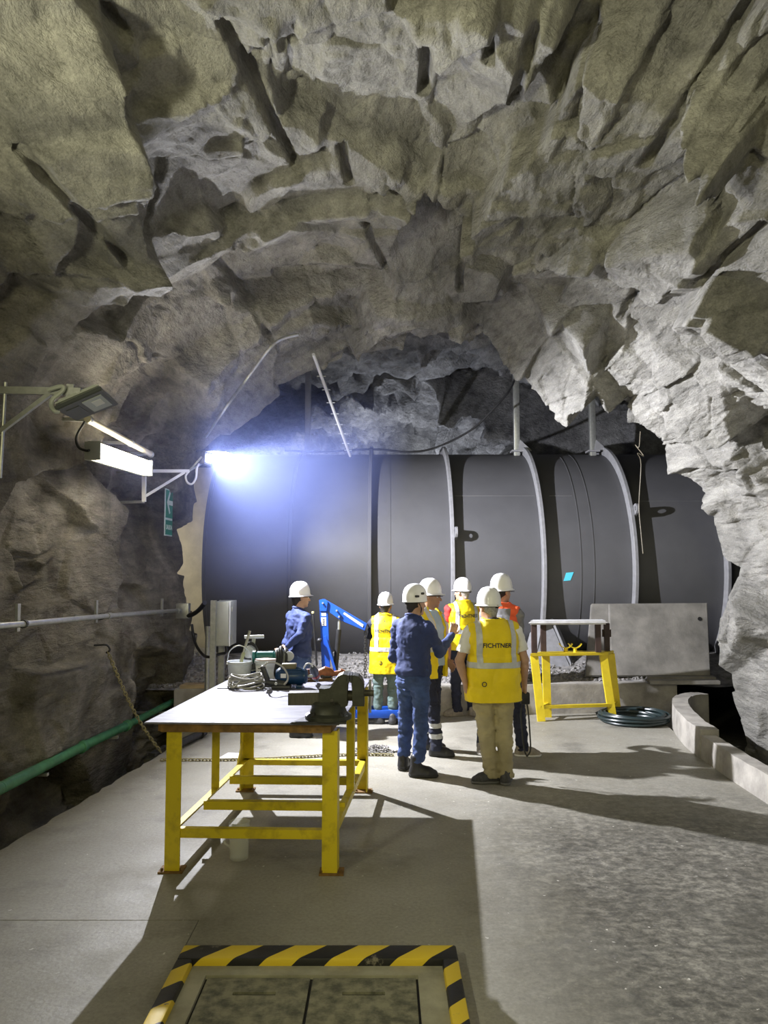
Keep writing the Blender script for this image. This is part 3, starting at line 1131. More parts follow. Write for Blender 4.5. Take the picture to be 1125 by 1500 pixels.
# long silver pipe along the left wall
sp = [P(-30, 919, 5.55), P(0, 916, 5.8), P(35, 914, 6.15), P(160, 902, 7.9), P(262, 894, 10.2)]
sil = thing('silver_pipe', 'long silver handrail pipe running level along the left rock wall', 'pipe', tuple(sp[2]))
for a, c in ((sp[0], sp[2]), (sp[2], sp[3]), (sp[3], sp[4])):
    MB().cyl(a, c, 0.025, n=14).build('tube', STEEL, sil)
    MB().cyl(a.lerp(c, 0.97), c + (c - a).normalized() * 0.03, 0.033, n=14).build('coupling', STEEL, sil)
for (px, t_) in ((35, None), (148, None), (243, None)):
    Yp = float(np.interp(px, [0, 35, 160, 262], [5.8, 6.15, 7.9, 10.2]))
    yy = float(np.interp(px, [0, 35, 160, 262], [916, 914, 902, 894]))
    p = P(px, yy, Yp)
    b = MB()
    b.box(p + Vector((-0.05, 0, 0.05)), (0.02, 0.05, 0.22)).box(p + Vector((-0.14, 0, 0.0)), (0.24, 0.03, 0.03))
    b.build('wall_bracket', STEEL, sil)
    MB().lathe([(0.027, -0.02), (0.034, -0.02), (0.034, 0.02), (0.027, 0.02)], p, 14, 'Y', closed=True).build('clamp', BLACK, sil)
p = P(267, 895, 10.35)
MB().box(p + Vector((0, 0.05, 0)), (0.17, 0.12, 0.20), bevel=0.008).build('end_box', STEEL, sil)

# green pipe along the foot of the left wall
gp = [P(-40, 1176, 5.35), P(0, 1155, 5.7), P(120, 1094, 7.6), P(185, 1063, 8.9), P(272, 1018, 11.0)]
grn = thing('green_pipe', 'green water pipe running low along the left rock wall', 'pipe', tuple(gp[2]))
for a, c in zip(gp[:-1], gp[1:]):
    MB().cyl(a, c, 0.045 if a.y < 8 else 0.04, n=16).build('tube', GREEN, grn)
for p in (gp[2], gp[3]):
    MB().lathe([(0.046, -0.05), (0.06, -0.04), (0.06, 0.04), (0.046, 0.05)], p, 16, 'Y', closed=True).build('coupling', GREEN, grn)
for px, Yp in ((60, 6.6), (165, 8.4), (235, 10.0)):
    yy = float(np.interp(px, [0, 120, 185, 272], [1155, 1094, 1063, 1018]))
    p = P(px, yy, Yp)
    MB().box(p + Vector((-0.14, 0, -0.055)), (0.40, 0.04, 0.025)).build('support_arm', STEEL, grn)

# exit sign on the left rock wall
SGN_G = mat('sign_green', (0.015, 0.20, 0.13), 0.45)
SGN_W = mat('sign_white', (0.62, 0.70, 0.68), 0.5)
sg0 = P(247, 752, 10.15)
sx = sg0.x
y0s, y1s = 10.0, 10.34
zt, zb = P(247, 717, 10.15).z, P(247, 785, 10.15).z
sign = thing('exit_sign', 'narrow green exit sign with white arrow on the left rock wall', 'sign', (sx, 10.17, zb))
MB().box((sx - 0.008, 10.17, (zt + zb) / 2), (0.012, y1s - y0s, zt - zb)).build('board', SGN_W, sign, smooth=False)
zm = zb + (zt - zb) * 0.36
MB().box((sx + 0.001, 10.17, (zm + zt) / 2), (0.006, y1s - y0s - 0.03, zt - zm - 0.03)).build('arrow_field', SGN_G, sign, smooth=False)
MB().box((sx + 0.001, 10.17, (zm + zb) / 2), (0.006, y1s - y0s - 0.03, zm - zb - 0.03)).build('text_field', SGN_G, sign, smooth=False)
zc = (zm + zt) / 2 + 0.02
b = MB()
b.prism([(sx + 0.006, y, z) for y, z in ((10.04, zc), (10.16, zc + 0.15), (10.20, zc + 0.13), (10.12, zc + 0.03), (10.31, zc + 0.03), (10.31, zc - 0.03), (10.12, zc - 0.03), (10.20, zc - 0.13), (10.16, zc - 0.15))], (0.003, 0, 0))
b.build('arrow', SGN_W, sign, smooth=False)


def text_mesh(txt, size, extrude=0.0):
    cu = bpy.data.curves.new('t', 'FONT')
    cu.body = txt
    cu.size = size
    cu.align_x = 'CENTER'
    cu.align_y = 'CENTER'
    cu.extrude = extrude
    cu.offset = size * 0.022
    cu.resolution_u = 3
    o = bpy.data.objects.new('t', cu)
    COL.objects.link(o)
    dg = bpy.context.evaluated_depsgraph_get()
    me = bpy.data.meshes.new_from_object(o.evaluated_get(dg))
    bpy.data.objects.remove(o)
    bpy.data.curves.remove(cu)
    return me


tm = text_mesh('SALIDA', 0.085, 0.001)
tm.transform(Matrix(((0, 0, 1, sx + 0.006), (1, 0, 0, 10.17), (0, 1, 0, (zm + zb) / 2), (0, 0, 0, 1))))
link_mesh('lettering', tm, SGN_W, sign, smooth=False)

# fluorescent fixture and its carrying tube
fa, fb = P(135, 660, 6.9), P(214, 686, 8.5)
ax = (fb - fa).normalized()
fl = thing('fluorescent_lamp', 'lit white fluorescent lamp tilted along the left rock wall', 'lamp', tuple((fa + fb) / 2))
up = Vector((0, 0, 1))
side = ax.cross(up).normalized()
if side.x < 0:
    side = -side
nrm_ = side.cross(ax).normalized()
rot = Matrix((ax, side, side.cross(ax) * (1 if (ax.cross(side)).dot(side.cross(ax)) > 0 else -1))).transposed()
rot = Matrix((ax, side, ax.cross(side))).transposed()
mid = (fa + fb) / 2
LEN = (fb - fa).length
MB().box(mid - side * 0.05, (LEN, 0.05, 0.17), rot, 0.012).build('housing', GREYBOX, fl)
MB().box(mid + side * 0.02, (LEN * 0.985, 0.10, 0.155), rot, 0.03).build('diffuser', mat('lit_diffuser', (1.0, 0.90, 0.70), 0.4, emit=34.0), fl)
for s in (-1, 1):
    MB().box(mid + ax * s * LEN * 0.497 + side * 0.015, (0.025, 0.12, 0.175), rot, 0.008).build('end_cap', GREYBOX, fl)
for t in (-0.32, 0.32):
    MB().box(mid + ax * t * LEN - side * 0.09 + up * 0.03, (0.04, 0.14, 0.04), rot).build('bracket', STEEL, fl)
ta, tb = P(128, 614, 6.9), P(222, 666, 8.9)
tube = thing('carrying_tube', 'pale sloping tube fixed to the rock above the lit fluorescent lamp', 'tube', tuple((ta + tb) / 2))
MB().cyl(ta, tb, 0.032, n=14).build('tube', mat('cream_conduit', (0.55, 0.50, 0.36), 0.45), tube)
for t in (0.02, 0.62, 0.98):
    p = ta.lerp(tb, t)
    MB().ball(p, 0.042, 2).build('joint', STEEL, tube)
    MB().bar(p, p + Vector((-0.38, 0.05, 0.02)), 0.03, 0.03).build('wall_stay', STEEL, tube)
pts = [ta + Vector((-0.02, 0, -0.02)), P(112, 640, 6.9), P(115, 655, 6.9), P(126, 660, 6.9), fa + Vector((-0.02, -0.02, 0))]
MB().tube(curve_pts(pts, 5), 0.012, 8).build('lead', BLACK, tube)

# flood lamp on its white triangular bracket
br = thing('lamp_bracket', 'white triangular bracket holding the glaring flood lamp', 'bracket', (-2.75, 9.1, 2.75))
A, B_, C = P(211, 690, 8.9), P(277, 690, 9.15), P(211, 735, 8.9)
WHITEM = mat('white_bracket_paint', (0.72, 0.72, 0.74), 0.45)
MB().bar(A, B_, 0.035, 0.035).build('arm', WHITEM, br)
MB().bar(A, C, 0.045, 0.03).build('wall_bar', WHITEM, br)
MB().bar(P(211, 728, 8.9), P(270, 692, 9.12), 0.03, 0.03).build('brace', WHITEM, br)
for p in (A, C):
    MB().bar(p, p + Vector((-0.35, 0.1, 0)), 0.03, 0.03).build('anchor', STEEL, br)
fd = Vector(FLOOD_DIR).normalized()
fc = Vector(FLOOD)
frot = fd.to_track_quat('Z', 'Y').to_matrix()
flood = thing('flood_lamp', 'small flood lamp glaring white at the tip of the bracket', 'lamp', tuple(fc))
MB().box(fc - fd * 0.05, (0.20, 0.17, 0.07), frot, 0.015).build('housing', DARKSTEEL, flood)
MB().box(fc - fd * 0.006, (0.12, 0.10, 0.012), frot, 0.004).build('lens', mat('flood_lens', (0.92, 0.95, 1.0), 0.3, emit=70.0), flood)
for s in (-1, 1):
    MB().bar(fc - fd * 0.05 + frot @ Vector((s * 0.11, 0, 0)), B_ + Vector((0, 0, 0.0)), 0.018, 0.018).build('yoke', STEEL, flood)
shield_x = frot @ Vector((1, 0, 0))
shield_side = fd.cross(Vector((0, 0, 1))).normalized()
shield_up = shield_side.cross(fd).normalized()
MB().prism([fc + shield_up * 0.070 + shield_side * a_ + fd * b_ for a_, b_ in ((-0.12, -0.05), (0.12, -0.05), (0.18, 0.28), (-0.18, 0.28))], shield_up * 0.008).build('added_light_shield', BLACK, flood)  # plate added to block the flood light from the ceiling
for k in range(5):
    MB().box(fc - fd * 0.10 + frot @ Vector((-0.08 + 0.04 * k, 0, 0)), (0.008, 0.15, 0.05), frot).build('fin', DARKSTEEL, flood)
pts = [B_, P(272, 697, 9.15), P(274, 706, 9.15), P(281, 709, 9.15), P(287, 700, 9.15), P(289, 684, 9.17), fc - fd * 0.08]
MB().tube(curve_pts(pts, 5), 0.012, 8).build('lead', WHITEM, flood)

# the unlit street-type lamp on its arm at the left edge
arm = thing('wall_bracket', 'grey steel wall arm with diagonal brace at the left edge', 'bracket', tuple(P(5, 573, 5.0)))
LY = 5.2
a0, a1 = P(-40, 571, LY), P(119, 574, LY)
MB().bar(a0, a1, 0.035, 0.05).build('arm', STEEL, arm)
MB().bar(P(-30, 655, LY), P(73, 577, LY), 0.03, 0.03).build('brace', STEEL, arm)
MB().cyl(P(8, 560, LY), P(0, 700, LY), 0.012, n=10).build('conduit', STEEL, arm)
MB().bar(P(-40, 560, LY), P(-40, 660, LY), 0.04, 0.04).build('wall_bar', STEEL, arm)
off = thing('street_lamp', 'flat grey unlit lamp head hanging from the wall arm', 'lamp', tuple(P(130, 592, LY)))
# lamp head: a shallow tilted slab seen from below, glass pane to the right
c0, c1, c2, c3 = P(82, 601, LY - 0.12), P(150, 571, LY - 0.02), P(174, 593, LY + 0.30), P(112, 617, LY + 0.16)
nrmh = (c1 - c0).cross(c3 - c0).normalized()
if nrmh.z < 0:
    nrmh = -nrmh
BODYG = mat('lamp_body_grey', (0.36, 0.38, 0.34), 0.5)
LDARK = mat('lamp_face_dark', (0.05, 0.055, 0.055), 0.35)
MB().prism([c0, c1, c2, c3], nrmh * 0.035, bevel=0.006).build('rim', LDARK, off)


def bil(u, v, lift):
    return (c0 * (1 - u) + c1 * u) * (1 - v) + (c3 * (1 - u) + c2 * u) * v + nrmh * lift


MB().prism([bil(0.03, 0.08, 0.035), bil(0.97, 0.08, 0.035), bil(0.97, 0.92, 0.035), bil(0.03, 0.92, 0.035)], nrmh * 0.05, bevel=0.02).build('body', BODYG, off)
MB().prism([bil(0.48, 0.16, -0.006), bil(0.90, 0.16, -0.006), bil(0.90, 0.84, -0.006), bil(0.48, 0.84, -0.006)], nrmh * 0.008).build('glass', mat('lamp_glass', (0.30, 0.33, 0.32), 0.12), off)
MB().prism([bil(0.62, 0.3, -0.009), bil(0.82, 0.3, -0.009), bil(0.82, 0.6, -0.009), bil(0.62, 0.6, -0.009)], nrmh * 0.005).build('emitter', mat('lamp_emitter_off', (0.55, 0.57, 0.52), 0.3), off)
MB().prism([bil(0.10, 0.25, -0.004), bil(0.38, 0.25, -0.004), bil(0.38, 0.75, -0.004), bil(0.10, 0.75, -0.004)], nrmh * 0.006).build('gear_cover', LDARK, off)
MB().bar(P(103, 563, LY), P(101, 592, LY), 0.05, 0.012).build('yoke', STEEL, off)
pts = [P(70, 571, LY - 0.05), P(90, 566, LY - 0.05), P(92, 572, LY - 0.05), P(78, 584, LY - 0.06), P(75, 594, LY - 0.07), P(80, 602, LY - 0.1), P(86, 603, LY - 0.08)]
MB().tube(curve_pts(pts, 5), 0.016, 8).build('lead', BODYG, off)

# chain: from a hook in the left wall down to the floor edge, and a second one lying across the floor
CH = mat('chain_steel', (0.30, 0.26, 0.13), 0.5, 0.5, 0.3, 30)


def chain(name, pts, label, pitch=0.036):
    pts = [Vector(p) for p in pts]
    b = MB()
    d = [0]
    for a, c in zip(pts[:-1], pts[1:]):
        d.append(d[-1] + (c - a).length)
    n = int(d[-1] / pitch)
    for k in range(n):
        s = (k + 0.5) * pitch
        i = max(j for j in range(len(d)) if d[j] <= s)
        i = min(i, len(pts) - 2)
        t = (s - d[i]) / max(1e-6, d[i + 1] - d[i])
        p = pts[i].lerp(pts[i + 1], t)
        ax_ = (pts[i + 1] - pts[i]).normalized()
        rot_ = ax_.to_track_quat('X', 'Z').to_matrix() @ Matrix.Rotation(math.pi / 2 * (k % 2) + 0.6, 3, 'X')
        b.link(p, pitch * 1.45, pitch * 0.85, 0.0055, rot_)
    o = b.build(name, CH, angle=180)
    return tag(o, label, 'chain')


hp = P(158, 955, 8.0)
e = F(236, 1102, 0.02)
pts = [hp.lerp(e, t) + Vector((0, 0, -0.10 * math.sin(math.pi * t))) for t in [k / 14 for k in range(15)]]
chain('hanging_chain', pts, 'rusty chain sagging from the left wall hook to the floor')
hk = MB().tube(curve_pts([hp + Vector((-0.28, 0.02, 0.06)), hp + Vector((-0.10, 0, 0.07)), hp + Vector((-0.01, -0.01, 0.07)), hp + Vector((0.02, 0, 0.02)), hp + Vector((-0.02, 0.01, -0.01))], 5), 0.010, 8).build('wall_hook', DARKSTEEL)
tag(hk, 'small dark hook in the left rock wall holding the chain', 'hook')
fpts = [F(px, py, 0.014) for px, py in ((236, 1113), (265, 1113), (330, 1113), (400, 1111), (470, 1107), (525, 1105), (580, 1106))]
chain('floor_chain', fpts, 'chain lying straight across the concrete floor behind the table')

# stray steel by the floor's left edge
a, c = F(222, 1106, 0.02), F(243, 1094, 0.02)
o = MB().bar(a, c, 0.07, 0.035).build('steel_offcut', DARKSTEEL)
tag(o, 'short dark steel offcut on the floor edge by the chain', 'offcut')
a, c = F(256, 1093, 0.05), F(299, 1072, 0.05)
dp = thing('loose_pipe', 'dark steel pipe lying on the floor edge behind the table', 'pipe', tuple((a + c) / 2))
MB().cyl(a, c, 0.045, n=14).build('tube', DARKSTEEL, dp)
MB().lathe([(0.046, -0.03), (0.058, -0.03), (0.058, 0.03), (0.046, 0.03)], a.lerp(c, 0.85), 14, 'Y', closed=True).build('coupling', DARKSTEEL, dp)

# paper and swept stones on the floor
c = F(342, 1106, 0.0)
o = MB().prism([F(318, 1112, 0.004), F(362, 1112, 0.004), F(366, 1104, 0.004), F(334, 1103, 0.004)], (0, 0, 0.004)).build('paper_sheet', PAPER, smooth=False)
tag(o, 'white paper sheet lying flat under the work table', 'paper')
o = MB().prism([F(558, 1094, 0.05), F(566, 1093, 0.03), F(600, 1096, 0.006), F(604, 1102, 0.006), F(580, 1101, 0.008)], (0, 0, 0.004)).build('paper_sheet', PAPER, smooth=False)
tag(o, 'crumpled white sheet beside the small pile of stones', 'paper')
b = MB()
rnd = random.Random(5)
cc = F(553, 1101, 0)
for k in range(240):
    dx, dy = rnd.gauss(0, 0.10), rnd.gauss(0, 0.08)
    h = max(0, 0.07 * (1 - math.hypot(dx / 0.25, dy / 0.2)))
    s = rnd.uniform(0.008, 0.02)
    p = Vector((cc.x + dx, cc.y + dy, h * rnd.random() + s * 0.5))
    vs = [b.bm.verts.new(p + Vector(v) * s * rnd.uniform(0.7, 1.3)) for v in ((1, 0.2, 0), (-1, 0, 0.1), (0.1, 0.8, 0), (0, -0.8, 0.2), (0, 0.1, 0.7), (0.1, 0, -0.6))]
    for f in ((0, 2, 4), (2, 1, 4), (1, 3, 4), (3, 0, 4), (2, 0, 5), (1, 2, 5), (3, 1, 5), (0, 3, 5)):
        b.bm.faces.new([vs[i] for i in f])
o = b.build('stone_chips', GRAVELM, smooth=False)
tag(o, 'small pile of stone chips swept together on the floor', 'stones', kind='stuff')

# ================================================================== WORK TABLE
TZ = 0.98
O = F(211, 1058, TZ)
EU = F(497, 1060, TZ) - O
EV = F(544, 994, TZ) - F(497, 1060, TZ)
U, V = EU.normalized(), EV.normalized()
TW, TL = EU.length, EV.length


def T(u, v, z):
    return Vector((O.x + U.x * u + V.x * v, O.y + U.y * u + V.y * v, z))


table = thing('work_table', 'long yellow steel work table with scratched sheet metal top', 'table', tuple(T(TW / 2, TL / 2, 0)))
MB().prism([T(0, 0, TZ), T(TW, 0, TZ), T(TW, TL, TZ), T(0, TL, TZ)], (0, 0, -0.012), bevel=0.003).build('table_top', TABLETOP, table)
zr = TZ - 0.012
for (u0, v0, u1, v1) in ((0.10, 0.05, TW - 0.06, 0.05), (0.10, TL - 0.05, TW - 0.06, TL - 0.05), (0.10, 0.05, 0.10, TL - 0.05), (TW - 0.08, 0.05, TW - 0.08, TL - 0.05)):
    MB().bar(T(u0, v0, zr - 0.028), T(u1, v1, zr - 0.028), 0.05, 0.054).build('top_frame', RUST, table, smooth=False)


def angle_leg(u, v, su, sv, z0, z1, w=0.10, th=0.012, spl=0.0):
    b = MB()
    pts = [(0, 0), (su * w, 0), (su * w, sv * th), (su * th, sv * th), (su * th, sv * w), (0, sv * w)]
    q = [T(u + x, v + y, z0) for x, y in pts]
    b.prism(q, (0, 0, z1 - z0))
    return b


LU0, LU1, LV0, LV1 = 0.13, TW - 0.02, 0.06, TL - 0.06
for (u, v, su, sv) in ((LU0, LV0, 1, 1), (LU1, LV0, -1, 1), (LU0, LV1, 1, -1), (LU1, LV1, -1, -1)):
    lg = angle_leg(u, v, su, sv, 0.012, zr - 0.05).build('leg', YELLOW, table, smooth=False)
    pc = T(u + su * 0.04, v + sv * 0.04, 0.006)
    MB().box(pc, (0.16, 0.12, 0.012)).build('foot_plate', RUST, lg)
    for s in (-1, 1):
        MB().cyl(pc + Vector((s * 0.06, -0.03, 0)), pc + Vector((s * 0.06, -0.03, 0.022)), 0.009, n=8).build('anchor_bolt', RUST, lg)
for (u, su) in ((LU0 + 0.01, 1), (LU1 - 0.01, -1)):
    angle_leg(u, TL / 2, su, 1, 0.26, zr - 0.05, 0.06, 0.008).build('middle_upright', YELLOW, table, smooth=False)
zl = 0.245
for (a, c) in (((LU0 + 0.02, LV0 + 0.02), (LU1 - 0.02, LV0 + 0.02)), ((LU0 + 0.02, LV1 - 0.02), (LU1 - 0.02, LV1 - 0.02)),
               ((LU0 + 0.02, LV0 + 0.02), (LU0 + 0.02, LV1 - 0.02)), ((LU1 - 0.02, LV0 + 0.02), (LU1 - 0.02, LV1 - 0.02))):
    b = MB()
    b.bar(T(*a, zl), T(*c, zl), 0.055, 0.008, up=(0, 0, 1)) if False else None
    p0, p1 = T(*a, zl), T(*c, zl)
    b.bar(p0, p1, 0.008, 0.055, up=(0, 0, 1))
    inn = (T(TW / 2, TL / 2, zl) - (p0 + p1) / 2).normalized()
    inn = Vector((inn.x, inn.y, 0))
    b.bar(p0 + inn * 0.025 + Vector((0, 0, 0.028)), p1 + inn * 0.025 + Vector((0, 0, 0.028)), 0.05, 0.006, up=(0, 0, 1))
    b.build('low_rail', YELLOW, table, smooth=False)
for v in (0.58, 1.24):
    p0, p1 = T(0.22, v, zl + 0.03), T(LU1 - 0.02, v, zl + 0.03)
    MB().bar(p0, p1, 0.008, 0.06).bar(p0 + Vector((0, 0.025, 0.027)), p1 + Vector((0, 0.025, 0.027)), 0.05, 0.006).build('shelf_bearer', YELLOW, table, smooth=False)
# gussets on the back legs
for u, su in ((LU0 + 0.012, 1),):
    MB().prism([T(u, LV1 - 0.10, zl), T(u, LV1 - 0.10, zl + 0.2), T(u, LV1 - 0.28, zl)], (U.x * 0.008, U.y * 0.008, 0)).build('gusset', YELLOW, table, smooth=False)

# glass-clear jug under the table
jp = F(350, 1258, 0.0)
CLEAR = mat('clear_plastic', (0.85, 0.88, 0.84), 0.12, alpha=0.22)
jug = thing('clear_container', 'clear empty plastic jug standing on the floor under the table', 'container', tuple(jp))
MB().lathe([(0.0, 0.004), (0.062, 0.004), (0.066, 0.02), (0.070, 0.20), (0.072, 0.245), (0.075, 0.25), (0.071, 0.252), (0.067, 0.20), (0.063, 0.022), (0.0, 0.012)], jp, 28).build('body', CLEAR, jug)
MB().tube(curve_pts([jp + Vector((-0.068, 0, 0.21)), jp + Vector((-0.10, 0, 0.20)), jp + Vector((-0.105, 0, 0.12)), jp + Vector((-0.068, 0, 0.08))], 5), 0.008, 8).build('handle', CLEAR, jug)

# ---- bench vise on the right front corner
VY = 5.13
VG = mat('vise_olive_iron', (0.040, 0.042, 0.032), 0.5, 0.3, 0.25, 14, 0.15)
VGL = mat('vise_slide_iron', (0.085, 0.08, 0.065), 0.55, 0.4, 0.2, 20, 0.1, stretch=(8, 1, 1))


def vx(px, py, dy=0.0):
    return P(px, py, VY + dy)


vise = thing('bench_vise', 'large olive bench vise bolted to the table corner', 'vise', tuple(P(480, 1056, VY)))
c = P(482, 1055, VY + 0.06)
pts = [P(x, 1056, VY + 0.05) for x in (428, 508)]
b = MB()
b.prism([Vector((p.x, yy, TZ)) for p, yy in ((pts[0], VY - 0.06), (pts[1], VY - 0.06), (pts[1], VY + 0.22), (P(450, 1050, VY), VY + 0.22))], (0, 0, 0.014), bevel=0.004)
b.build('mounting_plate', DARKSTEEL, vise)
cc = Vector((P(481, 1050, VY + 0.08).x, VY + 0.08, TZ + 0.014))
MB().lathe([(0.155, 0.0), (0.155, 0.025), (0.125, 0.04), (0.112, 0.075), (0.118, 0.10), (0.10, 0.115), (0.0, 0.115)], cc, 36).build('swivel_base', VG, vise)
for k in range(4):
    a = math.pi / 4 + k * math.pi / 2
    q = cc + Vector((0.135 * math.cos(a), 0.135 * math.sin(a), 0.02))
    MB().cyl(q, q + Vector((0, 0, 0.03)), 0.014, n=6).build('bolt', DARKSTEEL, vise)
W0, W1 = VY, VY + 0.16


def vprism(name, px_pts, material, y0=W0, y1=W1, bevel=0.006):
    q = [P(x, y, VY) for x, y in px_pts]
    q = [Vector((p.x, y0, p.z)) for p in q]
    return MB().prism(q, (0, y1 - y0, 0), bevel).build(name, material, vise, angle=30)


vprism('body', [(467, 1036), (467, 1009), (484, 1009), (487, 1003), (490, 997), (495, 991), (502, 988), (509, 989), (509, 997), (508, 1001), (509, 1034), (505, 1036)], VG)
vprism('slide', [(421, 1034.5), (421, 1016.5), (467, 1015.5), (467, 1034.5)], VGL, VY + 0.025, VY + 0.135, 0.004)
vprism('front_jaw', [(516, 1035), (516, 1001), (514, 997), (514, 990), (519, 989.5), (525, 991), (530, 996), (533, 1003), (533.5, 1035)], VG)
vprism('jaw_plate', [(508.5, 1001), (508.5, 989), (511.5, 989), (511.5, 1001)], DARKSTEEL, W0 - 0.01, W1 + 0.01, 0.002)
vprism('jaw_plate', [(512.5, 1000), (512.5, 989), (515.5, 989), (515.5, 1000)], DARKSTEEL, W0 - 0.01, W1 + 0.01, 0.002)
q = P(512, 1022, VY)
MB().cyl(Vector((P(500, 1020, VY).x, VY + 0.08, q.z)), Vector((P(520, 1020, VY).x, VY + 0.08, q.z)), 0.035, n=18).build('screw_guide', VGL, vise)
q = P(534, 1018, VY)
MB().cyl(Vector((q.x - 0.01, VY + 0.08, q.z)), Vector((q.x + 0.06, VY + 0.08, q.z)), 0.022, n=16).build('screw_head', VGL, vise)
MB().cyl(Vector((q.x + 0.035, VY + 0.08, q.z - 0.13)), Vector((q.x + 0.035, VY + 0.08, q.z + 0.09)), 0.009, n=10).build('handle', STEEL, vise)
MB().cyl(P(488, 1033, VY - 0.01), P(486, 1026, VY - 0.05), 0.012, n=8).build('lock_lever', VGL, vise)

# ---- things lying on the table
def Tz(px, py):
    """point on the table top under the pixel"""
    return F(px, py, TZ)


# translucent bucket of tools
BUCK = mat('milky_bucket', (0.78, 0.82, 0.90), 0.4, 0, 0.1, 12)


def bucket(name, px, py, wpx, hpx, label, squarish=False):
    p = Tz(px, py)
    s = p.y / FPX
    r1, h = wpx / 2 * s, hpx * s
    r0 = r1 * 0.84
    p = p + Vector((0, r0, 0))
    t = thing(name, label, 'bucket', tuple(p))
    MB().lathe([(0, 0.0), (r0 * 0.96, 0.0), (r0, 0.008), (r1 * 0.98, h - 0.012), (r1 * 1.05, h - 0.012), (r1 * 1.05, h), (r1 * 0.95, h), (r0 * 0.93, 0.012), (0, 0.012)], p, 32).build('body', BUCK, t)
    MB().tube([p + Vector((r1 * 1.03 * math.cos(a), r1 * 1.03 * math.sin(a), h - 0.02)) for a in [2 * math.pi * k / 28 for k in range(28)]], 0.005, 6, closed=True).build('rim_band', BUCK, t)
    return t, p, r1, h


bk, bp_, br1, bh = bucket('tool_bucket', 348, 1002, 36, 31, 'milky plastic bucket full of tools, with a long rod in it')
hpts = [bp_ + Vector((-br1 * 1.03, 0, bh - 0.01)), bp_ + Vector((-br1 * 0.8, -0.02, bh + 0.09)), bp_ + Vector((0, -0.03, bh + 0.14)), bp_ + Vector((br1 * 0.8, -0.02, bh + 0.09)), bp_ + Vector((br1 * 1.03, 0, bh - 0.01))]
MB().tube(curve_pts(hpts, 6), 0.005, 8).build('bail_handle', STEEL, bk)
tp = bp_ + Vector((-0.03, 0.0, 0.03))
rodt = P(366, 924, 6.95)
t = thing('tool_rod', 'long thin metal rod standing in the tool bucket', 'rod', tuple(tp))
MB().cyl(tp, rodt, 0.012, n=10).build('shaft', mat('pale_rod', (0.42, 0.42, 0.36), 0.4, 0.4), t)
MB().bar(tp.lerp(rodt, 0.35), tp.lerp(rodt, 0.55), 0.03, 0.02).build('grip', mat('olive_grip', (0.32, 0.33, 0.16), 0.6), t)
# hoist block with white T-handle behind the bucket
hb = Tz(364, 1000) + Vector((0, 0.20, 0))
t = thing('lever_hoist', 'dark lever hoist with white cross handle behind the buckets', 'hoist', tuple(hb))
k = hb.y / FPX
zc = hb.z
MB().box(hb + Vector((0, 0, 0.10)), (0.10, 0.10, 0.20), bevel=0.02).build('body', DARKSTEEL, t)
MB().lathe([(0.0, -0.03), (0.05, -0.03), (0.06, -0.01), (0.06, 0.01), (0.05, 0.03), (0.0, 0.03)], hb + Vector((-0.02, -0.05, 0.25)), 20, 'Y').build('sheave', STEEL, t)
MB().box(hb + Vector((0.03, -0.055, 0.20)), (0.035, 0.006, 0.06)).build('yellow_label', YELLOW2, t)
MB().tube(curve_pts([hb + Vector((-0.05, -0.02, 0.16)), hb + Vector((-0.07, -0.03, 0.26)), hb + Vector((-0.02, -0.02, 0.33)), hb + Vector((0.04, -0.02, 0.27)), hb + Vector((0.05, -0.02, 0.18))], 5), 0.014, 8).build('hook', DARKSTEEL, t)
MB().bar(hb + Vector((0.0, 0, 0.28)), hb + Vector((0.01, 0, 0.37)), 0.03, 0.02).build('stem', STEEL, t)
MB().cyl(hb + Vector((-0.075, 0, 0.38)), hb + Vector((0.10, 0, 0.385)), 0.016, n=12).build('cross_handle', WHITEP, t)
# second bucket
bk2, bp2, br2, bh2 = bucket('parts_bucket', 388, 1002, 34, 33, 'white plastic bucket with printed label in the middle of the table')
q = bp2 + Vector((-0.03, -br2 * 0.96, bh2 * 0.55))
MB().box(q, (0.09, 0.006, 0.09)).build('label', PAPER, bk2, smooth=False)
for k in range(3):
    MB().box(q + Vector((0, -0.004, 0.025 - 0.025 * k)), (0.06, 0.002, 0.008)).build('print_line', BLACK, bk2, smooth=False)
MB().lathe([(0, bh2 - 0.004), (br2 * 0.97, bh2 - 0.004), (br2 * 0.97, bh2 + 0.012), (0, bh2 + 0.02)], bp2, 28).build('lid', mat('dusty_pink_lid', (0.62, 0.48, 0.45), 0.6), bk2)
# teal bench grinder behind it
gz = 1.155
gc = P(389, 962, 6.93)
TEAL = mat('teal_paint', (0.03, 0.19, 0.19), 0.4)
t = thing('bench_grinder', 'teal bench grinder motor standing behind the white buckets', 'grinder', (gc.x, gc.y, TZ))
MB().box((gc.x, gc.y, (TZ + gc.z) / 2 - 0.02), (0.12, 0.12, gc.z - TZ - 0.02), bevel=0.01).build('stand', DARKSTEEL, t)
MB().lathe([(0.0, -0.09), (0.035, -0.088), (0.05, -0.07), (0.05, 0.07), (0.035, 0.088), (0.0, 0.09)], gc, 26, 'X').build('motor', TEAL, t)
for s in (-1, 1):
    MB().lathe([(0.0, s * 0.10 - 0.012), (0.052, s * 0.10 - 0.012), (0.052, s * 0.10 + 0.012), (0.0, s * 0.10 + 0.012)], gc + Vector((0, 0, 0.002)), 24, 'X').build('wheel_guard', TEAL, t)
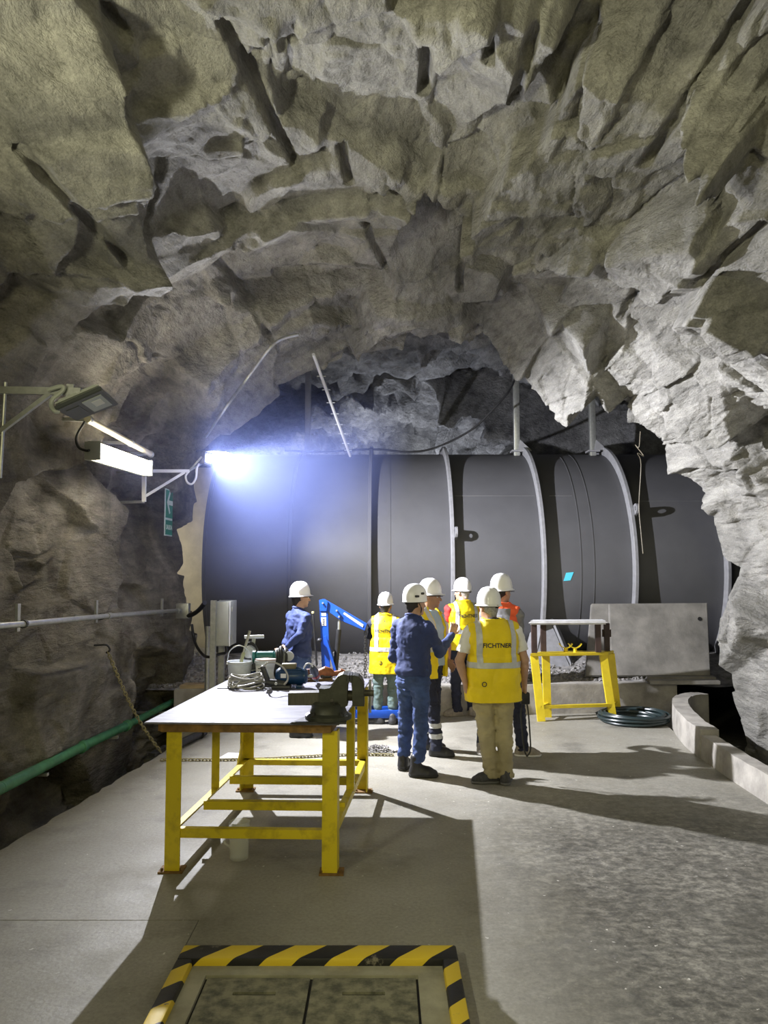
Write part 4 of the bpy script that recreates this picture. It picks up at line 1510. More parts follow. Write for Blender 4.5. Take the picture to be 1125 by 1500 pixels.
# standing coil of cable with pale disc
cc2 = P(413, 962, 6.84)
t = thing('cable_reel', 'upright coil of dark cable with pale disc beside the blue motor', 'cable', (cc2.x, cc2.y, TZ))
for k in range(5):
    b = MB()
    rr = 0.085 + 0.012 * (k % 3)
    zc_ = TZ + 0.012 + 0.145
    b.tube([Vector((cc2.x - 0.04 + 0.02 * k + 0.01 * math.sin(3 * a), cc2.y + rr * math.cos(a), zc_ + 1.45 * rr * math.sin(a))) for a in [2 * math.pi * j / 26 for j in range(26)]], 0.012, 8, closed=True)
    b.build('loop', STEEL if k == 3 else DARKSTEEL, t)
MB().lathe([(0.0, -0.01), (0.042, -0.01), (0.042, 0.01), (0.0, 0.01)], (cc2.x + 0.07, cc2.y - 0.06, P(421, 960, cc2.y).z), 22, 'Y').build('disc', mat('pale_disc', (0.55, 0.56, 0.60), 0.4), t)
# blue electric motor
mc = P(427, 990, 6.6)
mc.z = TZ + 0.025 + 0.07
MBLUE = mat('deep_blue_motor', (0.01, 0.045, 0.12), 0.35, 0.1)
t = thing('electric_motor', 'dark blue electric motor lying on the table', 'motor', (mc.x, mc.y, TZ))
MB().lathe([(0.0, -0.135), (0.05, -0.13), (0.066, -0.11), (0.070, -0.10), (0.070, 0.09), (0.064, 0.10), (0.064, 0.12), (0.05, 0.135), (0.0, 0.138)], mc, 32, 'X').build('casing', MBLUE, t)
for k in range(9):
    a = math.pi * (0.1 + 0.8 * k / 8)
    d_ = Vector((0, -math.cos(a), math.sin(a)))
    MB().bar(mc + d_ * 0.072 + Vector((-0.095, 0, 0)), mc + d_ * 0.072 + Vector((0.085, 0, 0)), 0.005, 0.008).build('cooling_fin', MBLUE, t)
MB().box(mc + Vector((-0.02, 0, 0.085)), (0.12, 0.08, 0.045), bevel=0.008).build('terminal_box', mat('olive_lid', (0.14, 0.12, 0.06), 0.5), t)
MB().box(mc + Vector((-0.06, -0.072, 0.012)), (0.045, 0.006, 0.035)).build('rating_plate', PAPER, t, smooth=False)
for s in (-1, 1):
    MB().box((mc.x + s * 0.07, mc.y, TZ + 0.014), (0.05, 0.15, 0.028), bevel=0.004).build('foot', MBLUE, t)
MB().cyl(mc + Vector((0.13, 0, 0)), mc + Vector((0.18, 0, 0)), 0.012, n=12).build('shaft', STEEL, t)
# grey cable coil lying in front of the bucket
cp_ = Tz(360, 1008)
CABG = mat('grey_cable', (0.42, 0.41, 0.37), 0.5)
t = thing('cable_coil', 'flat coil of pale grey cable lying in front of the buckets', 'cable', tuple(cp_))
for k in range(7):
    rx, ry = 0.150 - 0.012 * (k % 4), 0.088 - 0.010 * (k % 3)
    z = TZ + 0.010 + 0.0145 * k
    ph = 0.3 * k
    b = MB()
    b.tube([Vector((cp_.x + rx * math.cos(a) + 0.006 * math.sin(2 * a + ph), cp_.y + ry * math.sin(a), z + 0.013 * math.sin(a * 2 + ph * 4) + (0.008 if math.sin(a) > 0 else 0))) for a in [2 * math.pi * j / 32 for j in range(32)]], 0.0075, 8, closed=True)
    b.build('loop', CABG, t)
MB().tube(curve_pts([cp_ + Vector((-0.14, 0.02, 0.10)), cp_ + Vector((-0.13, -0.07, 0.04)), cp_ + Vector((-0.08, -0.09, 0.02)), cp_ + Vector((0.0, -0.05, 0.10)), cp_ + Vector((0.12, 0.0, 0.13))], 6), 0.0075, 8).build('tie', CABG, t)
# black mat under the coil
mp_ = Tz(326, 1007)
o = MB().prism([Tz(318, 1009), Tz(420, 1009), Tz(418, 1001), Tz(332, 1001)], (0, 0, 0.006)).build('rubber_mat', BLACK, smooth=False)
tag(o, 'thin black rubber mat under the coil of grey cable', 'mat')
# black angle grinder
ag = Tz(402, 1009)
t = thing('angle_grinder', 'black angle grinder with its grey lead looping over it', 'grinder', tuple(ag))
GRB = mat('charcoal_tool', (0.035, 0.036, 0.038), 0.45)
MB().tube([ag + Vector((0.10, 0.0, 0.035)), ag + Vector((0.03, 0, 0.042)), ag + Vector((-0.04, 0.0, 0.05)), ag + Vector((-0.07, 0, 0.06))], [0.030, 0.034, 0.032, 0.026], 16).build('body', GRB, t)
MB().bar(ag + Vector((-0.05, 0, 0.05)), ag + Vector((-0.105, 0.0, 0.19)), 0.05, 0.04, bevel=0.012).build('handle', GRB, t)
MB().box(ag + Vector((0.06, 0, 0.016)), (0.16, 0.10, 0.03), bevel=0.008).build('gear_case', GRB, t)
MB().cyl(ag + Vector((0.02, -0.05, 0.05)), ag + Vector((0.02, -0.06, 0.05)), 0.012, n=10).build('switch', STEEL, t)
lp = [ag + Vector((-0.105, 0, 0.19)), P(386, 976, 6.4), P(392, 971, 6.4), P(403, 971, 6.45), P(414, 977, 6.45), P(421, 988, 6.45), P(421, 997, 6.45), P(416, 1003, 6.45)]
MB().tube(curve_pts(lp, 6), 0.0075, 8).build('lead', CABG, t)
# small navy can between the buckets
p = Tz(368, 1000) + Vector((0, 0.06, 0))
t = thing('navy_can', 'small navy can wedged between the two white buckets', 'can', tuple(p))
NAVY = mat('navy_can_paint', (0.012, 0.03, 0.12), 0.4)
MB().lathe([(0.0, 0), (0.032, 0), (0.032, 0.10), (0.0, 0.10)], p, 20).build('body', NAVY, t)
MB().lathe([(0.034, 0.098), (0.034, 0.106), (0.028, 0.106)], p, 20).build('rim', STEEL, t)
# cordless drill, hand-length red and orange tools, flat bar
p = Tz(463, 1000)
t = thing('drill', 'dark drill with red band standing nose down beside the motor', 'drill', tuple(p))
d0, d1 = p + Vector((0.01, 0, 0.012)), P(458, 977, 6.6)
ddr = d1 - d0
MB().tube([d0, d0 + ddr * 0.25, d0 + ddr * 0.3, d0 + ddr * 0.75, d0 + ddr * 0.85, d1], [0.010, 0.018, 0.034, 0.036, 0.030, 0.018], 16).build('body', mat('slate_tool', (0.05, 0.06, 0.085), 0.45), t)
MB().tube([d0 + ddr * 0.42, d0 + ddr * 0.55], 0.0375, 16).build('red_band', mat('tool_red', (0.35, 0.04, 0.03), 0.5), t)
MB().tube(curve_pts([d1, P(456, 973, 6.6), P(450, 972, 6.6), P(446, 977, 6.6), P(445, 983, 6.6)], 5), 0.007, 8).build('lead', WHITEP, t)
ORB = mat('orange_brown_leather', (0.30, 0.10, 0.03), 0.6, 0, 0.25, 30)
p = Tz(475, 997) + Vector((0, 0.05, 0))
t = thing('impact_wrench', 'orange brown impact wrench lying beside the drill', 'tool', tuple(p))
MB().tube([P(468, 986, p.y), P(476, 984, p.y), P(484, 986, p.y), P(489, 988, p.y)], [0.035, 0.05, 0.045, 0.025], 18).build('housing', ORB, t)
MB().tube(curve_pts([P(486, 987, p.y), P(495, 986, p.y), P(501, 984, p.y), P(503, 981, p.y)], 4), 0.024, 12).build('grip', ORB, t)
MB().cyl(P(500, 984, p.y), P(513, 982, p.y), 0.008, n=10).build('air_nipple', STEEL, t)
MB().box(Vector((P(478, 990, p.y).x, p.y, TZ + 0.03)), (0.10, 0.08, 0.06), bevel=0.015).build('base', DARKSTEEL, t)
p = Tz(452, 996)
t = thing('leather_pouch', 'small brown leather pouch behind the drill and motor', 'pouch', tuple(p))
MB().ball(p + Vector((0, 0, 0.05)), (0.055, 0.045, 0.05), 3).build('bag', mat('dark_leather', (0.16, 0.06, 0.03), 0.6, 0, 0.3, 20, 0.2), t)
MB().box(p + Vector((0, -0.02, 0.09)), (0.07, 0.05, 0.02), bevel=0.008).build('flap', mat('dark_leather', (0.16, 0.06, 0.03)), t)
o = MB().bar(Tz(448, 999) + Vector((0, 0, 0.008)), Tz(487, 997) + Vector((0, 0, 0.008)), 0.014, 0.03).build('flat_bar', RUST, smooth=False)
tag(o, 'flat rusty bar lying in front of the drill', 'bar')

# added scattering volume imitating the flood lamp's blue-white lens glare
hz = bpy.data.materials.new('lamp_glare')
hz.use_nodes = True
nt = hz.node_tree
nt.nodes.remove(nt.nodes['Principled BSDF'])
vs = nt.nodes.new('ShaderNodeVolumeScatter')
vs.inputs['Color'].default_value = (0.36, 0.45, 1.0, 1)
vs.inputs['Anisotropy'].default_value = 0.0
tc = nt.nodes.new('ShaderNodeTexCoord')
gm = nt.nodes.new('ShaderNodeMapping')
gm.inputs['Scale'].default_value = (1 / 2.4, 1 / 2.4, 1 / 1.9)
gr = nt.nodes.new('ShaderNodeTexGradient')
gr.gradient_type = 'SPHERICAL'
mu = nt.nodes.new('ShaderNodeMath')
mu.operation = 'MULTIPLY'
mu.inputs[1].default_value = 0.09
mn = nt.nodes.new('ShaderNodeMath')
mn.operation = 'MINIMUM'
mn.inputs[1].default_value = 0.028
nt.links.new(tc.outputs['Object'], gm.inputs['Vector'])
nt.links.new(gm.outputs[0], gr.inputs['Vector'])
nt.links.new(gr.outputs['Fac'], mu.inputs[0])
nt.links.new(mu.outputs[0], mn.inputs[0])
nt.links.new(mn.outputs[0], vs.inputs['Density'])
nt.links.new(vs.outputs[0], nt.nodes['Material Output'].inputs['Volume'])
o = MB().ball((-2.0, 9.1, 3.3), (2.4, 2.4, 1.9), 3).build('glare_volume', hz, origin=(-2.0, 9.1, 3.3))
tag(o, 'added blue white volume imitating glare round the flood lamp', 'glare_volume', kind='stuff')

# ================================================================== SHOP CRANE, CABINET, TRESTLE, SLABS, HOSE
CY = 9.95
crane = thing('shop_crane', 'blue folding shop crane standing behind the work table', 'crane', (P(475, 1000, CY).x, CY, 0))


def cprism(name, px_pts, w, material=None, parent=None, dy=0.0, bevel=0.004):
    q = [P(x, y, CY) for x, y in px_pts]
    q = [Vector((p.x, CY - w / 2 + dy, p.z)) for p in q]
    return MB().prism(q, (0, w, 0), bevel).build(name, material or BLUEP, parent or crane, smooth=False)


mast = cprism('mast', [(468.5, 880), (480, 880), (484, 985), (484, 1046), (473, 1046), (472, 985)], 0.10)
cprism('cap_plate', [(468, 879), (474, 877.5), (481, 881), (479, 895), (469, 895)], 0.13)
boom = cprism('boom', [(470, 879), (476, 878), (537.5, 913.5), (534.5, 923.5), (500, 909), (479, 893), (471, 890)], 0.09)
for p in ((473.5, 883), (493.5, 894), (497, 903)):
    q = P(*p, CY)
    MB().cyl(Vector((q.x, CY - 0.085, q.z)), Vector((q.x, CY + 0.085, q.z)), 0.012, n=10).build('pivot_bolt', STEEL, crane)
q = [P(503, 899, CY), P(504.5, 896.5, CY), P(532.5, 914.5, CY), P(531.5, 918.5, CY)]
MB().prism([Vector((p.x, CY - 0.051, p.z)) for p in q], (0, 0.004, 0)).build('white_scale', PAPER, crane, smooth=False)
for (y0, y1, m_) in ((897, 902, mat('sticker_blue_white', (0.45, 0.52, 0.75), 0.5)), (904, 916, PAPER)):
    q = [P(471, y0, CY), P(478, y0, CY), P(478.3, y1, CY), P(471.3, y1, CY)]
    MB().prism([Vector((p.x, CY - 0.054, p.z)) for p in q], (0, 0.004, 0)).build('sticker', m_, crane, smooth=False)
q0 = P(473, 905, CY)
for k in range(4):
    MB().box((q0.x + 0.012, CY - 0.057, q0.z - 0.012 - 0.022 * k), (0.03, 0.003, 0.006)).build('print_line', BLACK, crane, smooth=False)
MB().bar(P(476, 932, CY - 0.09), P(498, 1005, CY - 0.09), 0.045, 0.03).build('brace', BLUEP, crane, smooth=False)
MB().bar(P(476, 932, CY + 0.09), P(500, 1005, CY + 0.30), 0.045, 0.03).build('brace', BLUEP, crane, smooth=False)
MB().cyl(P(497, 903, CY), P(496.5, 925, CY), 0.018, n=14).build('ram_rod', STEEL, crane)
MB().cyl(P(496.5, 922, CY), P(491, 985, CY), 0.034, n=18).build('ram_cylinder', BLACK, crane)
MB().cyl(P(458.5, 897, CY - 0.1), P(464, 975, CY - 0.1), 0.014, n=10).build('pump_lever', BLACK, crane)
MB().cyl(P(458.3, 895.5, CY - 0.1), P(458.6, 898.5, CY - 0.1), 0.018, n=10).build('lever_tip', mat('straw_tip', (0.55, 0.5, 0.25), 0.5), crane)
MB().ball(P(468, 938, CY - 0.1), (0.035, 0.035, 0.03), 2).build('knob', DARKSTEEL, crane)
for s, yy in ((-1, CY + 0.02), (1, CY + 0.30)):
    a, c = Vector((P(474, 1000, CY).x, CY + (0.02 if s < 0 else 0.22), 0.13)), Vector((P(596, 1000, CY).x, yy, 0.13))
    MB().bar(a, c, 0.09, 0.10, bevel=0.006).build('base_leg', BLUEP, crane)
    for q in (a.lerp(c, 0.04), a.lerp(c, 0.96)):
        MB().lathe([(0.0, -0.018), (0.035, -0.018), (0.04, -0.01), (0.04, 0.01), (0.035, 0.018), (0.0, 0.018)], Vector((q.x, q.y, 0.040)), 18, 'Y').build('castor', BLACK, crane)
        MB().box(Vector((q.x, q.y, 0.075)), (0.04, 0.06, 0.03)).build('castor_fork', DARKSTEEL, crane)
MB().box((P(476, 1000, CY).x, CY + 0.12, 0.16), (0.14, 0.34, 0.12), bevel=0.008).build('base_crossbar', BLUEP, crane)
tip = P(535, 918, CY)
b = MB()
n = 26
ztop, zbot = tip.z - 0.03, P(536, 1024, CY).z
for k in range(n):
    b.link((tip.x, CY, ztop + (zbot - ztop) * (k + 0.5) / n), 0.05, 0.03, 0.005, Matrix.Rotation(math.pi / 2, 3, 'Y') @ Matrix.Rotation(math.pi / 2 * (k % 2), 3, 'X'))
b.build('load_chain', DARKSTEEL, crane)
hz = zbot
MB().tube(curve_pts([(tip.x, CY, hz + 0.03), (tip.x, CY, hz - 0.03), (tip.x + 0.045, CY, hz - 0.09), (tip.x, CY, hz - 0.14), (tip.x - 0.045, CY, hz - 0.10), (tip.x - 0.05, CY, hz - 0.06)], 6), [0.016] * 31, 10).build('hook', DARKSTEEL, crane)
MB().ball((tip.x, CY, hz + 0.03), 0.035, 2).build('hook_swivel', DARKSTEEL, crane)

# control cabinet on its post frame
cab = thing('control_cabinet', 'grey metal control cabinet on steel posts by the left wall', 'cabinet', (P(325, 950, 9.6).x, 9.7, 0))
xA, xB = P(315.5, 900, 9.5).x, P(336.5, 900, 9.5).x
z1, z0 = P(330, 881, 9.5).z, P(330, 947, 9.5).z
MB().box(((xA + xB) / 2, 9.74, (z0 + z1) / 2), (xB - xA, 0.42, z1 - z0), bevel=0.008).build('body', GREYBOX, cab)
dr = MB().box(((xA + xB) / 2 - 0.006, 9.515, (z0 + z1) / 2), (xB - xA - 0.02, 0.025, z1 - z0 - 0.02), bevel=0.006).build('door', GREYBOX, cab)
for zz in (z0 + 0.10, z1 - 0.10):
    MB().box((xB + 0.008, 9.60, zz), (0.02, 0.03, 0.055), bevel=0.004).build('latch', STEEL, cab)
MB().box((xB - 0.006, 9.535, (z0 + z1) / 2), (0.014, 0.012, z1 - z0)).build('door_gasket', WHITEP, cab)
for (pa, pb, yy, zt_) in ((307.5, 315, 9.45, P(311, 879.5, 9.45).z), (320, 328, 9.98, P(324, 879, 9.98).z)):
    xa, xb = P(pa, 950, yy).x, P(pb, 950, yy).x
    b = MB()
    b.box(((xa + xb) / 2, yy, zt_ / 2), (xb - xa, 0.012, zt_))
    b.box((xa + 0.006, yy + 0.03, zt_ / 2), (0.012, 0.06, zt_)).box((xb - 0.006, yy + 0.03, zt_ / 2), (0.012, 0.06, zt_))
    b.build('post', STEEL, cab, smooth=False)
for zz in (z0 + 0.08, z1 - 0.06):
    MB().box((xA - 0.02, 9.72, zz), (0.06, 0.55, 0.04)).build('mounting_rail', STEEL, cab)
for (x_, yy) in ((P(311, 950, 9.45).x, 9.47), (P(324, 950, 9.98).x, 10.0)):
    MB().box((x_, yy, 0.006), (0.14, 0.14, 0.012)).build('foot_plate', STEEL, cab)
pts = [Vector(((xA + xB) / 2, 9.7, z0 + 0.01)), Vector(((xA + xB) / 2 + 0.01, 9.7, z0 - 0.09)), P(322, 958, 9.7), P(312, 962, 9.6), P(300, 961, 9.75), P(290, 950, 9.9), P(284, 935, 10.1), P(281, 915, 10.2)]
MB().tube(curve_pts(pts, 6), 0.018, 10).build('feed_cable', BLACK, cab)
o = MB().tube(curve_pts([P(300, 883, 9.9), P(292, 893, 10.1), P(282, 900, 10.3), P(271, 903, 10.4)], 6), 0.03, 10).build('thick_cable', BLACK)
tag(o, 'thick black cable curving from the wall pipe box towards the cabinet', 'cable')
pp = P(303, 997, 10.1)
t = thing('pale_stake', 'pale thin pole standing behind the cabinet post', 'pole', (pp.x, pp.y, 0.0))
MB().cyl((pp.x, 10.1, 0.0), (pp.x, 10.1, P(303, 919, 10.1).z), 0.030, n=12).build('pole', STEEL, t)
MB().lathe([(0.032, 0), (0.032, 0.01), (0.0, 0.02)], (pp.x, 10.1, P(303, 919, 10.1).z), 12).build('cap', STEEL, t)
bz = 0.40
bx0, bx1 = P(265, 1000, 10.3).x, P(307, 1000, 10.3).x
o = MB().prism([(bx0, 10.24, bz), (bx1, 10.26, bz), (bx1, 10.45, bz), (bx0 + 0.03, 10.45, bz)], (0, 0, 0.05), bevel=0.004).build('raw_board', WOOD)
tag(o, 'short pale raw wooden board lying on the plinth by the left wall', 'board')

# yellow trestle with two pipe cradles
trs = thing('yellow_trestle', 'bright yellow steel trestle with two curved cradles on top', 'trestle', (2.5, 10.2, 0))
FL, FR = F(788, 1052), F(885, 1047)
FL, FR = Vector((2.04, 10.14, 0)), Vector((3.01, 10.29, 0))
BL, BR = Vector((2.18, 10.42, 0)), Vector((3.15, 10.55, 0))
zt = 0.83
TLf, TRf = Vector((FL.x - 0.07, 10.20, zt)), Vector((FR.x - 0.10, 10.33, zt))
TLb, TRb = Vector((BL.x - 0.03, 10.34, zt)), Vector((BR.x - 0.10, 10.47, zt))
for f, t_ in ((FL, TLf), (FR, TRf), (BL, TLb), (BR, TRb)):
    lg = MB().bar(f, t_, 0.10, 0.045, up=(0, 1, 0)).build('leg', YELLOW2, trs, smooth=False)
dirx = (TRf - TLf).normalized()
MB().prism([TLf - dirx * 0.06 + Vector((0, -0.04, 0)), TRf + dirx * 0.06 + Vector((0, -0.04, 0)), TRb + dirx * 0.06 + Vector((0, 0.04, 0)), TLb - dirx * 0.06 + Vector((0, 0.04, 0))], (0, 0, 0.04), bevel=0.004).build('top_plate', YELLOW2, trs)
zr2 = 0.18
MB().bar(FL.lerp(TLf, zr2 / zt), FR.lerp(TRf, zr2 / zt), 0.05, 0.04).build('low_rail', YELLOW2, trs, smooth=False)
for a, c in ((FL, BL), (FR, BR)):
    ta_, tb_ = (TLf, TLb) if a is FL else (TRf, TRb)
    MB().bar(a.lerp(ta_, zr2 / zt), c.lerp(tb_, zr2 / zt), 0.05, 0.03).build('side_rail', YELLOW2, trs, smooth=False)
for px in (829, 842.5):
    q = P(px, 953, 10.3)
    cr = MB().cyl((q.x, 10.31, zt + 0.04), (q.x, 10.31, zt + 0.10), 0.026, n=16).build('cradle_stem', YELLOW2, trs)
    arc_ = []
    for k in range(13):
        a = R(200 + 140 * k / 12)
        arc_.append((q.x + 0.085 * math.cos(a), zt + 0.185 + 0.085 * math.sin(a)))
    b = MB()
    outl = [(x, 10.28, z) for x, z in arc_] + [(q.x + (x - q.x) * 1.12, 10.28, zt + 0.185 + (z - zt - 0.185) * 1.12) for x, z in reversed(arc_)]
    for k in range(12):
        A, B2 = outl[k], outl[k + 1]
        C2, D2 = outl[len(outl) - 2 - k], outl[len(outl) - 1 - k]
        b.prism([A, B2, C2, D2], (0, 0.06, 0))
    b.build('cradle', YELLOW2, cr, smooth=False)
# brown frame with white top standing on the trestle
zs = zt + 0.04
zt2 = P(830, 915, 10.2).z
fr_ = thing('brown_frame', 'brown steel frame with white top plate stacked on the yellow trestle', 'stand', (2.5, 10.2, zs))
for (pxx, yy) in ((782.5, 10.20), (796, 10.36), (876, 10.30), (889, 10.46)):
    x = P(pxx, 940, yy).x
    MB().box((x, yy, (zs + zt2) / 2), (0.07, 0.05, zt2 - zs)).build('leg', BROWN, fr_, smooth=False)
xl, xr = P(774, 915, 10.15).x, P(894, 915, 10.2).x
MB().prism([(xl, 10.14, zt2), (xr - 0.03, 10.22, zt2), (xr, 10.52, zt2), (xl + 0.10, 10.44, zt2)], (0, 0, 0.05), bevel=0.02).build('top_plate', mat('worn_white_plate', (0.62, 0.62, 0.62), 0.5, 0, 0.15, 10), fr_)
MB().box((P(889, 930, 10.46).x, 10.47, (zs + zt2) / 2 + 0.05), (0.12, 0.012, 0.10)).build('side_panel', BROWN, fr_, smooth=False)

# concrete slabs leaning on the penstock
SLB = mat('slab_concrete', (0.20, 0.19, 0.17), 0.8, 0, 0.28, 2.8, 0.25, 40)


def lean_slab(name, px, label, Yb, Yt, th=0.09):
    q = [P(x, y, Yt if y < 940 else Yb) for x, y in px]
    n = (q[1] - q[0]).cross(q[3] - q[0]).normalized()
    if n.y < 0:
        n = -n
    o = MB().prism(q, n * th, bevel=0.01).build(name, SLB)
    return tag(o, label, 'slab', 'concrete slabs leaning on the penstock'), q, n


o1, q, n_ = lean_slab('concrete_slab', [(893, 884), (1036, 883), (1041, 990), (896, 990)], 'large concrete slab with a hole leaning on the penstock', 10.95, 11.35)
hcen = q[0] + (q[1] - q[0]) * 0.91 + (q[3] - q[0]) * 0.23
o = MB().cyl(hcen - n_ * 0.004, hcen + n_ * 0.03, 0.03, n=16).build('lifting_hole', BLACK, None)
o.parent = o1
o.matrix_parent_inverse = o1.matrix_basis.inverted()
lean_slab('concrete_slab', [(867, 884), (899, 884), (896, 990), (858, 990)], 'narrow concrete slab leaning behind the edge of the large slab', 11.05, 11.5)
for k, (px, lab, y_) in enumerate((([(948, 996), (1046, 990), (1052, 1001), (958, 1003)], 'front concrete plank bridging the dark ditch on the right', 10.68), ([(945, 990), (1040, 988), (1048, 993), (950, 994)], 'rear thin concrete plank bridging the dark ditch on the right', 10.91))):
    xa, xb = P(px[0][0], 995, y_).x, P(px[1][0] + 4, 995, y_).x
    o = MB().prism([(xa, y_ - 0.10, top + 0.002), (xb, y_ - 0.11, top + 0.002), (xb + 0.03, y_ + 0.07, top + 0.002), (xa + 0.04, y_ + 0.06, top + 0.002)], (0, 0, 0.055 if k == 0 else 0.07), bevel=0.006).build('concrete_plank', SLB)
    tag(o, lab, 'plank', 'concrete planks over the ditch')

# hose coil
hc = F(927, 1057)
HOSE = mat('dark_green_hose', (0.018, 0.030, 0.032), 0.35)
hose = thing('hose_coil', 'coil of dark hose lying flat on the floor by the curb', 'hose', (hc.x, hc.y, 0))
rnd = random.Random(11)
for k in range(13):
    rr = 0.435 - 0.033 * (k % 5) - rnd.uniform(0, 0.015)
    z = 0.022 + 0.036 * (k // 5) + rnd.uniform(0, 0.006)
    ox, oy = rnd.uniform(-0.02, 0.02), rnd.uniform(-0.02, 0.02)
    ph = rnd.uniform(0, 6)
    MB().tube([Vector((hc.x + ox + rr * math.cos(a), hc.y + oy + 0.95 * rr * math.sin(a), z + 0.008 * (1 + math.sin(2 * a + ph)))) for a in [2 * math.pi * j / 40 for j in range(40)]], 0.019, 8, closed=True).build('loop', HOSE, hose)
MB().tube(curve_pts([(hc.x + 0.42, hc.y + 0.05, 0.05), (hc.x + 0.36, hc.y + 0.25, 0.08), (hc.x - 0.1, hc.y + 0.44, 0.10), (hc.x - 0.4, hc.y + 0.25, 0.06)], 6), 0.019, 8).build('loop', HOSE, hose)
o = MB().cyl(F(905, 1040, 0.012), F(978, 1034, 0.012), 0.012, n=8).build('thin_rod', STEEL)
tag(o, 'thin steel rod lying on the floor behind the hose coil', 'rod')

